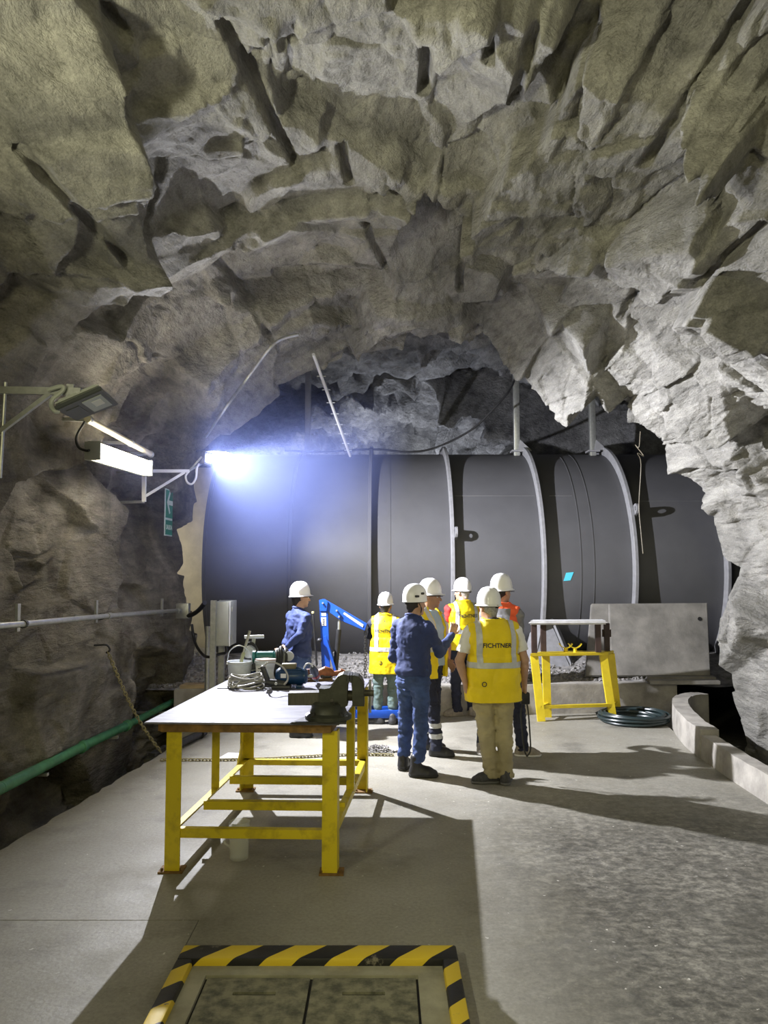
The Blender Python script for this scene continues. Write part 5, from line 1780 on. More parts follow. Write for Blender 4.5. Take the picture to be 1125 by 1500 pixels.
# ================================================================== PEOPLE
class Field:
    """signed distance field on a grid, meshed by surface nets"""

    def __init__(self, lo, hi, vox):
        self.lo = np.array(lo, np.float32)
        self.vox = vox
        self.n = np.ceil((np.array(hi) - self.lo) / vox).astype(int) + 1
        self.v = np.full(self.n, 0.3, np.float32)

    def sub(self, lo, hi):
        a = np.clip(np.floor((np.array(lo) - self.lo) / self.vox).astype(int), 0, self.n)
        b = np.clip(np.ceil((np.array(hi) - self.lo) / self.vox).astype(int) + 1, 0, self.n)
        sl = tuple(slice(i, j) for i, j in zip(a, b))
        ax = [self.lo[k] + np.arange(a[k], b[k], dtype=np.float32) * self.vox for k in range(3)]
        X, Y, Z = np.meshgrid(*ax, indexing='ij', sparse=True)
        return sl, X, Y, Z

    def merge(self, sl, d, k):
        a = self.v[sl]
        if a.size == 0:
            return
        if k <= 0:
            self.v[sl] = np.minimum(a, d)
            return
        h = np.clip(0.5 + 0.5 * (a - d) / k, 0, 1)
        self.v[sl] = a + (d - a) * h - k * h * (1 - h)

    def cone(self, a, b, ra, rb, k=0.02, off=0.0):
        a, b = np.array(a, np.float32), np.array(b, np.float32)
        ra, rb = ra + off, rb + off
        m = max(ra, rb) + k + 0.03
        sl, X, Y, Z = self.sub(np.minimum(a, b) - m, np.maximum(a, b) + m)
        d = b - a
        L = float(d @ d) + 1e-9
        t = np.clip(((X - a[0]) * d[0] + (Y - a[1]) * d[1] + (Z - a[2]) * d[2]) / L, 0, 1)
        dist = np.sqrt((X - a[0] - t * d[0]) ** 2 + (Y - a[1] - t * d[1]) ** 2 + (Z - a[2] - t * d[2]) ** 2) - (ra + (rb - ra) * t)
        self.merge(sl, dist, k)

    def ell(self, c, r, k=0.02, off=0.0, rot=None):
        c = np.array(c, np.float32)
        r = np.array(r, np.float32) + off
        m = float(max(r)) + k + 0.03
        sl, X, Y, Z = self.sub(c - m, c + m)
        x, y, z = X - c[0], Y - c[1], Z - c[2]
        if rot is not None:
            M_ = np.array(rot.transposed(), np.float32)
            x, y, z = (M_[i, 0] * x + M_[i, 1] * y + M_[i, 2] * z for i in range(3))
        k0 = np.sqrt((x / r[0]) ** 2 + (y / r[1]) ** 2 + (z / r[2]) ** 2)
        k1 = np.sqrt((x / r[0] ** 2) ** 2 + (y / r[1] ** 2) ** 2 + (z / r[2] ** 2) ** 2) + 1e-6
        self.merge(sl, (k0 * (k0 - 1) / k1).astype(np.float32), k)

    def loft(self, table, off=0.0, k=0.02, pw=2.3):
        """table rows: z, half width, half depth, centre x, centre y"""
        t = np.array(table, np.float32)
        z0, z1 = t[0, 0], t[-1, 0]
        mx, my = t[:, 1].max() + off + 0.06, t[:, 2].max() + off + 0.06
        sl, X, Y, Z = self.sub((t[:, 3].min() - mx, t[:, 4].min() - my, z0 - 0.05), (t[:, 3].max() + mx, t[:, 4].max() + my, z1 + 0.05))
        zz = Z.ravel()
        f = [np.interp(zz, t[:, 0], t[:, i]).astype(np.float32)[None, None, :] for i in range(1, 5)]
        a, b = f[0] + off, f[1] + off
        q = (np.abs((X - f[2]) / a) ** pw + np.abs((Y - f[3]) / b) ** pw) ** (1 / pw)
        d = (q - 1) * np.minimum(a, b)
        d = np.maximum(d, np.maximum(z0 - off - Z, Z - z1 - off))
        self.merge(sl, d, k)

    def cut(self, fn):
        """keeps where fn(X, Y, Z) < 0"""
        sl, X, Y, Z = self.sub(self.lo, self.lo + self.n * self.vox)
        self.v = np.maximum(self.v, fn(X, Y, Z))

    def wrinkle(self, amp, freq, seed):
        idx = np.argwhere(np.abs(self.v) < 0.05)
        p = (self.lo + idx * self.vox).astype(np.float32) * np.array(freq, np.float32)
        n = vnoise(p, seed) + 0.5 * vnoise(p * 2.1, seed + 3)
        n = 1 - 2 * np.abs(n)
        self.v[tuple(idx.T)] += (amp * n).astype(np.float32)

    def mesh(self):
        v = self.v.copy()
        v[0], v[-1], v[:, 0], v[:, -1], v[:, :, 0], v[:, :, -1] = (0.05,) * 6
        ins = v < 0
        c = np.zeros(np.array(v.shape) - 1, np.uint8)
        for dx in (0, 1):
            for dy in (0, 1):
                for dz in (0, 1):
                    c += ins[dx:v.shape[0] - 1 + dx, dy:v.shape[1] - 1 + dy, dz:v.shape[2] - 1 + dz]
        cells = np.argwhere((c > 0) & (c < 8))
        index = np.full(c.shape, -1, np.int32)
        index[tuple(cells.T)] = np.arange(len(cells))
        acc = np.zeros((len(cells), 3), np.float32)
        cnt = np.zeros(len(cells), np.float32)
        corner = {}
        for o in ((0, 0, 0), (1, 0, 0), (0, 1, 0), (1, 1, 0), (0, 0, 1), (1, 0, 1), (0, 1, 1), (1, 1, 1)):
            corner[o] = v[cells[:, 0] + o[0], cells[:, 1] + o[1], cells[:, 2] + o[2]]
        ks = list(corner)
        for i in range(8):
            for j in range(i + 1, 8):
                A, B = ks[i], ks[j]
                if sum(abs(x - y) for x, y in zip(A, B)) != 1:
                    continue
                a, b = corner[A], corner[B]
                m = (a < 0) != (b < 0)
                t = np.where(m, a / np.where(m, a - b, 1), 0)
                for ax in range(3):
                    acc[:, ax] += np.where(m, A[ax] + t * (B[ax] - A[ax]), 0)
                cnt += m
        verts = self.lo + (cells + acc / cnt[:, None]) * self.vox
        quads = []
        for ax in range(3):
            s0 = [slice(1, -1)] * 3
            s1 = [slice(1, -1)] * 3
            s0[ax] = slice(0, v.shape[ax] - 1)
            s1[ax] = slice(1, v.shape[ax])
            a, b = ins[tuple(s0)], ins[tuple(s1)]
            e = np.argwhere(a != b)
            flip = a[tuple(e.T)]
            e = e + np.array([0 if k == ax else 1 for k in range(3)])
            u, w = [(1, 2), (2, 0), (0, 1)][ax]
            q = []
            for du, dw in ((-1, -1), (0, -1), (0, 0), (-1, 0)):
                z = e.copy()
                z[:, u] += du
                z[:, w] += dw
                q.append(index[tuple(z.T)])
            q = np.stack(q, 1)
            q[~flip] = q[~flip][:, ::-1]
            quads.append(q)
        quads = np.concatenate(quads)
        quads = quads[(quads >= 0).all(1)]
        return verts, quads


SKIN = mat('skin', (0.42, 0.25, 0.17), 0.55, 0, 0.08, 20)
SKIN2 = mat('skin_tan', (0.36, 0.20, 0.13), 0.55, 0, 0.08, 20)
HAIRD = mat('dark_hair', (0.015, 0.012, 0.010), 0.6, 0, 0.3, 60, 0.4, 120)
HAIRG = mat('grey_hair', (0.30, 0.29, 0.28), 0.6, 0, 0.3, 60, 0.4, 120)
EYEW = mat('eye_white', (0.75, 0.73, 0.70), 0.3)
VESTY = mat('vest_yellow', (0.80, 0.60, 0.0), 0.6, 0, 0.06, 5, 0.1, 150)
VESTO = mat('vest_orange', (0.75, 0.10, 0.025), 0.6, 0, 0.06, 5, 0.1, 150)
STRIP = mat('reflective_silver', (0.50, 0.51, 0.50), 0.45, 0.15, 0.06, 30)
INK = mat('print_ink', (0.02, 0.025, 0.04), 0.6)
SOLE = mat('shoe_sole', (0.03, 0.03, 0.03), 0.7)


def cloth(name, c, var=0.15):
    return mat(name, c, 0.8, 0, var, 7, 0.15, 200)


def part_from_bm(name, bm, material, parent, smooth=True):
    me = bpy.data.meshes.new(name)
    bm.to_mesh(me)
    bm.free()
    return link_mesh(name, me, material, parent, local=True, smooth=smooth, angle=60)


def make_helmet(root, head_c, yaw, tilt, style, S, mat_=None, tilt_side=0.0):
    """shell with brim, ridges and peak; head coordinates, +y forward"""
    M = Matrix.Translation(Vector(head_c)) @ Matrix.Rotation(yaw, 4, 'Z') @ Matrix.Rotation(tilt, 4, 'X') @ Matrix.Rotation(tilt_side, 4, 'Y')
    bm = bmesh.new()
    na, nr = 48, 14
    a0, b0, h0 = 0.108 * S, 0.128 * S, 0.158 * S
    rings = []
    for i in range(nr + 1):
        f = i / nr
        th = f * math.pi / 2
        row = []
        for j in range(na):
            a = 2 * math.pi * j / na
            x, y = math.cos(a), math.sin(a)
            rr = math.sin(th) ** 0.84
            z = max(0.0, math.cos(th)) ** 0.74 * h0
            px, py = x * a0 * rr, y * b0 * rr
            if style == 'classic':
                ridge = 0.006 * math.exp(-(px / 0.012) ** 2) + 0.004 * (math.exp(-((px - 0.04) / 0.010) ** 2) + math.exp(-((px + 0.04) / 0.010) ** 2))
                ridge *= math.sin(min(1, max(0, 1.15 - f)) * math.pi / 2)
                z += ridge * S
            row.append(bm.verts.new((px, py, z)))
        rings.append(row)
    # brim
    for (out, dz) in ((1.03, -0.012), (1.10, -0.018), (1.11, -0.022), (1.04, -0.024), (0.97, -0.016)):
        row = []
        for j in range(na):
            a = 2 * math.pi * j / na
            x, y = math.cos(a), math.sin(a)
            o = out
            ext = 0
            if style == 'classic' and out > 1.0:
                ext = max(0, y) ** 3 * 0.028 * (out - 1) / 0.11
            if style == 'climb':
                o = 1 + (out - 1) * 0.25
            row.append(bm.verts.new((x * a0 * o, (y * b0 * o) + ext, dz * S - max(0, y) ** 3 * ext * 0.2)))
        rings.append(row)
    # inside
    for i in range(nr, -1, -2):
        th = i / nr * math.pi / 2
        row = []
        for j in range(na):
            a = 2 * math.pi * j / na
            rr = math.sin(th) ** 0.84
            row.append(bm.verts.new((math.cos(a) * a0 * rr * 0.95, math.sin(a) * b0 * rr * 0.95, (max(0, math.cos(th)) ** 0.74 * h0) * 0.95 - 0.003)))
        rings.append(row)
    for A, B in zip(rings[:-1], rings[1:]):
        for j in range(na):
            k = (j + 1) % na
            bm.faces.new((A[j], B[j], B[k], A[k]))
    bmesh.ops.remove_doubles(bm, verts=bm.verts, dist=0.0004)
    bmesh.ops.recalc_face_normals(bm, faces=bm.faces)
    bm.transform(M)
    h = part_from_bm('helmet', bm, mat_ or HELMET, root)
    # headband
    b = MB()
    b.lathe([(0.090 * S, -0.03 * S), (0.099 * S, -0.03 * S), (0.099 * S, 0.0), (0.090 * S, 0.0)], (0, 0, 0), 32, closed=True)
    b.bm.transform(M @ Matrix.Diagonal((1, 1.18, 1, 1)))
    b.build('headband', BLACK, h, local=True)
    if style == 'climb':
        for sx in (-1, 1):
            for (yy, zz, l) in ((-0.045, 0.035, 0.045), (0.02, 0.06, 0.04)):
                b = MB()
                n = Vector((sx * 0.85, yy * 3, zz * 6)).normalized()
                c = Vector((sx * a0 * 0.93, yy * S, zz * S))
                b.box(c, (0.022, l, 0.020), Matrix.Rotation(sx * 0.35, 3, 'Y'), 0.006)
                b.bm.transform(M)
                b.build('vent', BLACK, h, local=True)
        b = MB()
        for sx in (-1, 1):
            b.tube([M @ Vector((sx * 0.092 * S, -0.03 * S, -0.01)), M @ Vector((sx * 0.085 * S, 0.02 * S, -0.09 * S)), M @ Vector((0.0, 0.06 * S, -0.175 * S))], 0.006, 6)
        b.build('chin_strap', BLACK, h, local=True)
    elif style == 'classic':
        b = MB()
        b.cyl((0, -0.118 * S, -0.025 * S), (0, -0.135 * S, -0.025 * S), 0.016 * S, n=14)
        b.bm.transform(M)
        b.build('ratchet_knob', BLACK, h, local=True)
    return h


def vest_piece(vest_me, planes, lift):
    """copy of the vest surface cut to the planes (co, no: removed on the positive side), lifted along its normals"""
    bm = bmesh.new()
    bm.from_mesh(vest_me)
    for co, no in planes:
        bmesh.ops.bisect_plane(bm, geom=bm.verts[:] + bm.edges[:] + bm.faces[:], plane_co=Vector(co), plane_no=Vector(no), clear_outer=True)
    bm.normal_update()
    for v in bm.verts:
        v.co += v.normal * lift
    return bm


TORSO = [(0.82, 0.150, 0.108, 0, -0.005), (0.90, 0.168, 0.122, 0, -0.010), (0.98, 0.162, 0.118, 0, -0.004), (1.08, 0.146, 0.106, 0, 0.004),
         (1.20, 0.160, 0.112, 0, 0.004), (1.31, 0.174, 0.118, 0, 0.0), (1.39, 0.165, 0.102, 0, -0.010), (1.45, 0.118, 0.078, 0, -0.014), (1.50, 0.066, 0.062, 0, -0.014)]


def person(spec):
    S = spec['H'] / 1.75
    w = spec.get('w', 1.0)
    dep = spec.get('d', w)
    fx, fy = spec['face']
    yaw = math.atan2(-fx, fy)
    px, py = spec['at']
    root = thing('person', spec['label'], 'person', (px, py, 0), yaw, 'people in white helmets')
    inv = WM[root.name].inverted()

    def loc(p):
        return np.array(inv @ Vector(p), np.float32)

    skin = spec.get('skin', SKIN)
    tors = [(z * S, a * S * w, b * S * dep, cx, cy * S) for z, a, b, cx, cy in TORSO]
    lean = spec.get('lean', 0.0)

    hipz, neckz = 0.90 * S, 1.47 * S
    feet = []
    for (fxw, fyw, dirx_, diry_) in spec['feet']:       # world foot position and direction
        q = inv @ Vector((fxw, fyw, 0))
        d = (inv.to_3x3() @ Vector((dirx_, diry_, 0))).normalized()
        feet.append((np.array((q.x, q.y, 0.0)), np.array((d.x, d.y, 0.0))))
    legs = []
    for sgn, (fp, fdir) in zip((-1, 1), feet):
        hip = np.array((sgn * 0.088 * S * (0.5 + 0.5 * w), -0.005, hipz))
        ank = fp + np.array((0, 0, 0.085 * S)) - fdir * 0.055 * S
        knee = (hip * 0.47 + ank * 0.53) + (fdir * 0.5 + np.array((0, 0.5, 0))) * spec.get('kneebend', 0.03) * S
        legs.append((hip, knee, ank, fp, fdir))
    arms = []
    for sgn, key in ((-1, 'larm'), (1, 'rarm')):
        el, wr, tipdir, curl = spec[key]
        sh = np.array((sgn * (0.160 * w + 0.022) * S, -0.010 * S, 1.405 * S))
        arms.append((sh, loc(el), loc(wr), (inv.to_3x3() @ Vector(tipdir)).normalized(), curl, sgn))
    hd = np.array(spec.get('head', (0, 0.02, 1.635))) * S
    hyaw = spec.get('hyaw', 0.0)
    HR = Matrix.Rotation(hyaw, 3, 'Z') @ Matrix.Rotation(spec.get('hpitch', 0.0), 3, 'X')

    def hp_(x, y, z):
        return hd + np.array(HR @ Vector((x * S, y * S, z * S)))

    allp = [a[i] for a in arms for i in range(3)] + [l[i] for l in legs for i in range(3)] + [hd]
    lo = np.min(allp, 0) - 0.28
    hi = np.max(allp, 0) + 0.28
    lo[2], hi[2] = -0.02, 1.80 * S
    # ---- body, one continuous surface
    f = Field(lo, hi, 0.0085)
    f.loft(tors, -0.004, 0.03)
    f.cone((0, -0.014 * S, 1.44 * S), hp_(0, -0.025, -0.05), 0.056 * S, 0.052 * S, 0.03)
    for hip, knee, ank, fp, fdir in legs:
        f.cone(hip, knee, 0.078 * S, 0.045 * S, 0.02)
        f.cone(knee, ank, 0.045 * S, 0.034 * S, 0.01)
        f.cone(knee * 0.72 + ank * 0.28 - fdir * 0.010, knee * 0.45 + ank * 0.55, 0.044 * S, 0.036 * S, 0.01)
        f.cone(fp - fdir * 0.07 + (0, 0, 0.045), fp + fdir * 0.10 + (0, 0, 0.035), 0.030, 0.026, 0.03)
    for sh, el, wr, td, curl, sgn in arms:
        f.cone(sh, el, 0.050 * S, 0.040 * S, 0.03)
        f.cone(el, wr, 0.041 * S, 0.027 * S, 0.02)
        f.cone(el * 0.75 + wr * 0.25, el * 0.4 + wr * 0.6, (0.043 if spec['sleeve'] == 'short' else 0.036) * S, 0.032 * S, 0.012)
        # hand: palm and five fingers
        td = Vector(td)
        pn = Vector(spec.get('palm_l' if sgn < 0 else 'palm_r', (-sgn, 0, 0)))      # palm faces this way (local)
        pn = (pn - td * pn.dot(td)).normalized()
        across = td.cross(pn).normalized()
        # thumb side: towards the front of the body when the arm hangs
        if across.dot(Vector((0, 1, 0.2))) < 0:
            across = -across
        W = Vector(wr)
        palm0, palm1 = W + td * 0.02, W + td * 0.082 * S
        for k in range(4):
            o_ = across * (0.027 - 0.018 * k)
            f.cone(np.array(palm0 + o_ * 0.75), np.array(palm1 + o_), 0.017, 0.0145, 0.012)
        for k, ln in enumerate((0.070, 0.080, 0.074, 0.058)):
            o_ = across * (0.030 - 0.0205 * k)
            b0 = palm1 + o_
            d1 = (td + pn * curl * 0.6 + across * (0.12 - 0.08 * k)).normalized()
            d2 = (td + pn * curl * 1.9 + across * (0.08 - 0.05 * k)).normalized()
            m1 = b0 + d1 * ln * 0.55 * S
            e1 = m1 + d2 * ln * 0.55 * S
            f.cone(np.array(b0), np.array(m1), 0.0100, 0.0090, 0.004)
            f.cone(np.array(m1), np.array(e1), 0.0090, 0.0075, 0.004)
        t0 = W + td * 0.028 + across * 0.024
        t1 = t0 + (td * 0.6 + across * 0.75 + pn * 0.35).normalized() * 0.042
        t2 = t1 + (td * 0.9 + across * 0.30 + pn * 0.45).normalized() * 0.034
        f.cone(np.array(t0), np.array(t1), 0.0135, 0.0115, 0.008)
        f.cone(np.array(t1), np.array(t2), 0.0110, 0.0085, 0.004)
    # head
    f.ell(hp_(0, -0.012, 0.025), (0.076 * S, 0.094 * S, 0.094 * S), 0.02, rot=HR)
    f.ell(hp_(0, 0.028, -0.035), (0.060 * S, 0.066 * S, 0.082 * S), 0.03, rot=HR)
    f.ell(hp_(0, 0.068, -0.098), (0.026 * S, 0.020 * S, 0.018 * S), 0.02, rot=HR)
    f.cone(hp_(0, 0.090, 0.008), hp_(0, 0.112, -0.032), 0.008 * S, 0.013 * S, 0.012)
    f.cone(hp_(-0.035, 0.082, 0.022), hp_(0.035, 0.082, 0.022), 0.010 * S, 0.010 * S, 0.012)
    f.cone(hp_(-0.016, 0.088, -0.062), hp_(0.016, 0.088, -0.062), 0.008 * S, 0.008 * S, 0.008)
    for sx in (-1, 1):
        f.ell(hp_(sx * 0.080, -0.006, -0.010), (0.010 * S, 0.021 * S, 0.033 * S), 0.008, rot=HR)
    vv, qq = f.mesh()
    body = link_mesh('body', np_mesh('body', vv, qq), skin, root, local=True, angle=180)
    for sx in (-1, 1):
        MB().ball(Vector(hp_(sx * 0.031, 0.081, 0.003)), 0.012 * S, 2).build('eye', EYEW, root, local=True)
        MB().ball(Vector(hp_(sx * 0.031, 0.0925, 0.002)), 0.0042 * S, 1).build('pupil', BLACK, root, local=True)
    # hair below the helmet
    f = Field(hd - 0.16, hd + 0.16, 0.008)
    f.ell(hp_(0, -0.014, 0.025), (0.080 * S, 0.098 * S, 0.098 * S), 0.02, rot=HR)
    f.cone(hp_(0, -0.055, -0.02), hp_(0, -0.058, -0.062 + spec.get('hair_len', 0.0) * -1), 0.052 * S, 0.040 * S, 0.03)
    hdir = HR @ Vector((0, 1, 0))
    f.cut(lambda X, Y, Z: ((X - hd[0]) * hdir.x + (Y - hd[1]) * hdir.y + 0.0 * Z) - 0.010 - 0.6 * np.maximum(0, Z - hd[2] - 0.02))
    f.wrinkle(0.003, (40, 40, 14), 4)
    vv, qq = f.mesh()
    link_mesh('hair', np_mesh('hair', vv, qq), spec.get('hair', HAIRD), root, local=True, angle=180)
    # ---- trousers
    f = Field((lo[0], lo[1], 0.02), (hi[0], hi[1], 1.06 * S), 0.009)
    tb = [r for r in tors if 0.80 * S <= r[0] <= 1.02 * S]
    tb[-1] = tb[-1]
    f.loft(tb + [(1.02 * S, 0.150 * S * w, 0.110 * S * dep, 0, 0.0)], 0.012, 0.02)
    lw = spec.get('legw', 1.0)
    for hip, knee, ank, fp, fdir in legs:
        hem = ank + np.array((0, 0, 0.01)) + (knee - ank) * 0.02 + fdir * 0.012
        f.cone(hip + (0, 0, -0.02), knee, 0.098 * S * lw, 0.074 * S * lw, 0.035)
        f.cone(knee, hem, 0.074 * S * lw, 0.066 * S * lw, 0.02)
        f.cone(hem, hem + (0, 0, -0.045), 0.068 * S * lw, 0.070 * S * lw, 0.01)
    hemz = spec.get('hem', 0.055) * S
    f.cut(lambda X, Y, Z: (hemz - Z) + 0 * X + 0 * Y)
    f.wrinkle(0.010, (8, 8, 13), spec['seed'])
    f.wrinkle(0.0045, (20, 20, 34), spec['seed'] + 5)
    f.cut(lambda X, Y, Z: (hemz - Z) + 0 * X + 0 * Y)
    vv, qq = f.mesh()
    tr = link_mesh('trousers', np_mesh('trousers', vv, qq), spec['trousers'], root, local=True, angle=180)
    spec['tr_me'] = tr.data
    # ---- shoes
    for i, (hip, knee, ank, fp, fdir) in enumerate(legs):
        bw = spec.get('shoe_w', 1.0)
        f = Field(fp - 0.2 + (0, 0, 0.19), fp + 0.2 + (0, 0, 0.10), 0.007)
        heel, toe = fp - fdir * 0.085, fp + fdir * 0.125
        f.cone(heel + (0, 0, 0.040), fp + fdir * 0.05 + (0, 0, 0.036), 0.046 * bw, 0.050 * bw, 0.03)
        f.cone(fp + fdir * 0.05 + (0, 0, 0.036), toe - fdir * 0.02 + (0, 0, 0.030), 0.050 * bw, 0.040 * bw, 0.03)
        f.cone(heel + fdir * 0.015 + (0, 0, 0.05), heel + fdir * 0.02 + (0, 0, spec.get('boot', 0.10)), 0.044 * bw, 0.050 * bw, 0.03)
        f.cone(heel + fdir * 0.03 + (0, 0, 0.085), fp + fdir * 0.05 + (0, 0, 0.05), 0.042 * bw, 0.036 * bw, 0.03)
        f.cut(lambda X, Y, Z: (0.012 - Z) + 0 * X + 0 * Y)
        vv, qq = f.mesh()
        sh_ = link_mesh('shoe', np_mesh('shoe', vv, qq), spec['shoes'], root, local=True, angle=180)
        f = Field(fp - 0.2 + (0, 0, 0.19), fp + 0.2 + (0, 0, 0.02), 0.007)
        f.cone(heel + (0, 0, 0.03), fp + fdir * 0.05 + (0, 0, 0.03), 0.050 * bw, 0.055 * bw, 0.02)
        f.cone(fp + fdir * 0.05 + (0, 0, 0.03), toe - fdir * 0.018 + (0, 0, 0.03), 0.055 * bw, 0.045 * bw, 0.02)
        f.cut(lambda X, Y, Z: np.maximum(0.0 - Z, Z - 0.026) + 0 * X + 0 * Y)
        vv, qq = f.mesh()
        link_mesh('sole', np_mesh('sole', vv, qq), spec.get('sole', SOLE), sh_, local=True, angle=50)
    # ---- shirt
    f = Field((lo[0], lo[1], 0.78 * S), (hi[0], hi[1], 1.62 * S), 0.009)
    zb_ = spec.get('shirt_hem', 0.93) * S
    tb = [(r[0], r[1], r[2], r[3], r[4]) for r in tors if r[0] >= 0.90 * S]
    tb = [(zb_, np.interp(zb_, [r[0] for r in tors], [r[1] for r in tors]) + 0.006, np.interp(zb_, [r[0] for r in tors], [r[2] for r in tors]) + 0.006, 0, 0.0)] + [(r[0], r[1] * (1.05 if r[0] < 1.2 * S else 1.0), r[2] * (1.06 if r[0] < 1.2 * S else 1), r[3], r[4]) for r in tb if r[0] > zb_ + 0.02]
    f.loft(tb, 0.016, 0.03)
    for sh, el, wr, td, curl, sgn in arms:
        f.cone((sgn * 0.07 * S, -0.014 * S, 1.45 * S), sh, 0.050 * S, 0.058 * S, 0.04)
        if spec['sleeve'] == 'long':
            f.cone(sh, el, 0.066 * S, 0.056 * S, 0.03)
            f.cone(el, wr * 0.96 + el * 0.04, 0.056 * S, 0.044 * S, 0.02)
        else:
            f.cone(sh, sh * 0.32 + el * 0.68, 0.064 * S, 0.070 * S, 0.02)
    if spec['sleeve'] == 'short':
        for sh, el, wr, td, curl, sgn in arms:
            d = (el - sh) / np.linalg.norm(el - sh)
            q = sh + (el - sh) * 0.72
            sl, X, Y, Z = f.sub(q - 0.14, q + 0.14)
            f.v[sl] = np.maximum(f.v[sl], np.where(np.abs(X) > (0.185 * w * S), (X - q[0]) * d[0] + (Y - q[1]) * d[1] + (Z - q[2]) * d[2], -1))
    f.wrinkle(0.008, (8, 8, 11), spec['seed'] + 11)
    f.wrinkle(0.003, (22, 22, 26), spec['seed'] + 13)
    # collar opening
    f.cut(lambda X, Y, Z: (Z - (1.505 * S + 0.25 * (-Y) * 0.6)) + 0 * X)
    vv, qq = f.mesh()
    st = link_mesh('shirt', np_mesh('shirt', vv, qq), spec['shirt'], root, local=True, angle=180)
    if spec.get('collar'):
        b = MB()
        b.tube([Vector((0.064 * S * math.cos(a), -0.010 * S + 0.066 * S * math.sin(a), 1.505 * S - 0.02 * math.sin(a))) for a in [2 * math.pi * k / 24 for k in range(24)]], 0.014, 8, closed=True)
        b.build('collar', spec['collar'], root, local=True)
    # ---- vest
    if spec.get('vest'):
        v = spec['vest']
        zb_ = v.get('hem', 0.80) * S
        f = Field((lo[0], lo[1], zb_ - 0.05), (hi[0], hi[1], 1.60 * S), 0.009)
        wz = v.get('flare', 1.0)
        tb = [(zb_, 0.178 * S * w * wz, 0.130 * S * dep * wz, 0, -0.004), (1.0 * S, 0.172 * S * w * wz, 0.128 * S * dep * wz, 0, 0.0), (1.18 * S, 0.170 * S * w, 0.124 * S * dep, 0, 0.0)] + [r for r in tors if r[0] > 1.19 * S]
        f.loft(tb, 0.034, 0.02, 2.5)
        for sgn in (-1, 1):
            f.cone((sgn * 0.07 * S, -0.014 * S, 1.455 * S), (sgn * 0.165 * S * w, -0.012 * S, 1.43 * S), 0.066 * S, 0.062 * S, 0.03)
        f.wrinkle(0.009, (6, 6, 5), spec['seed'] + 21)
        f.wrinkle(0.0025, (20, 20, 20), spec['seed'] + 23)
        lim = (0.183 * w + 0.012) * S
        f.cut(lambda X, Y, Z: np.maximum(zb_ - Z, np.where(Z > 1.16 * S, np.abs(X) - (lim + 0.10 * np.maximum(0, 1.30 * S - Z) / 0.14 * 0.3), -1)) + 0 * Y)
        # neck opening, deeper in front
        f.cut(lambda X, Y, Z: 0.082 * S - np.sqrt(X ** 2 + (Y + 0.006) ** 2 + (np.maximum(0, 1.50 * S - Z) * np.where(Y > 0.02, 0.35, 1.1)) ** 2))
        if v.get('open'):
            f.cut(lambda X, Y, Z: np.minimum(0.085 - np.abs(X), Y - 0.0) * 1.0)
        vv, qq = f.mesh()
        vo = link_mesh('vest', np_mesh('vest', vv, qq), v['mat'], root, local=True, angle=180)
        vm = vo.data
        hz_, hw = v.get('band', 1.10) * S, 0.026
        bm = vest_piece(vm, [((0, 0, hz_ + hw), (0, 0, 1)), ((0, 0, hz_ - hw), (0, 0, -1))], 0.004)
        if v.get('bands', True):
            part_from_bm('reflective_band', bm, STRIP, vo)
            for sgn in (-1, 1):
                xc = sgn * v.get('bx', 0.115) * w * S
                for back in (True, False):
                    pl_ = [((xc + 0.025, 0, 0), (1, 0, 0)), ((xc - 0.025, 0, 0), (-1, 0, 0)), ((0, 0, hz_), (0, 0, -1)), ((0, -0.0, 0), (0, 1 if back else -1, 0))]
                    part_from_bm('reflective_strip', vest_piece(vm, pl_, 0.0045), STRIP, vo)
        if v.get('back_panel'):
            pl_ = [((0.13 * w, 0, 0), (1, 0, 0)), ((-0.17 * w, 0, 0), (-1, 0, 0)), ((0, -0.01, 0), (0, 1, 0)), ((0, 0, 1.47 * S), (0, 0, 1))]
            part_from_bm('back_panel', vest_piece(vm, pl_, 0.004), v['back_panel'], vo)
        if v.get('text'):
            tm_ = text_mesh(v['text'], 0.072 * v.get('ts', 1.0))
            bmx = bmesh.new()
            bmx.from_mesh(tm_)
            bmesh.ops.triangulate(bmx, faces=bmx.faces)
            for _ in range(2):
                es = [e for e in bmx.edges if e.calc_length() > 0.012]
                if es:
                    bmesh.ops.subdivide_edges(bmx, edges=es, cuts=1)
                    bmesh.ops.triangulate(bmx, faces=bmx.faces)
            bvh = BVHTree.FromPolygons([p.co.copy() for p in vm.vertices], [tuple(p.vertices) for p in vm.polygons])
            xo, zo = v.get('tx', 0.0), v.get('tz', 1.30) * S
            for q in bmx.verts:
                x, z = q.co.x * v.get('tsx', 1.0) + xo, q.co.y + zo - 0.0
                hit = bvh.ray_cast(Vector((x, -0.6, z)), Vector((0, 1, 0)))
                yy = hit[0].y if hit[0] is not None else -0.17
                q.co = Vector((x, yy - 0.005, z))
            part_from_bm('lettering', bmx, INK, vo, smooth=False)
        if v.get('d_ring'):
            b = MB()
            bvh = BVHTree.FromPolygons([p.co.copy() for p in vm.vertices], [tuple(p.vertices) for p in vm.polygons])
            x, z = v['d_ring']
            hit = bvh.ray_cast(Vector((x, -0.6, z * S)), Vector((0, 1, 0)))
            yy = (hit[0].y if hit[0] is not None else -0.18) - 0.008
            b.tube([Vector((x + 0.02 * math.cos(a), yy, z * S + 0.02 * math.sin(a))) for a in [2 * math.pi * k / 18 for k in range(18)]], 0.004, 6, closed=True)
            b.build('ring', DARKSTEEL, vo, local=True)
    make_helmet(root, hp_(0, -0.010, 0.040), hyaw, spec.get('hpitch', 0.0) + spec.get('htilt', 0.08), spec.get('helmet', 'classic'), S * spec.get('hs', 1.0))
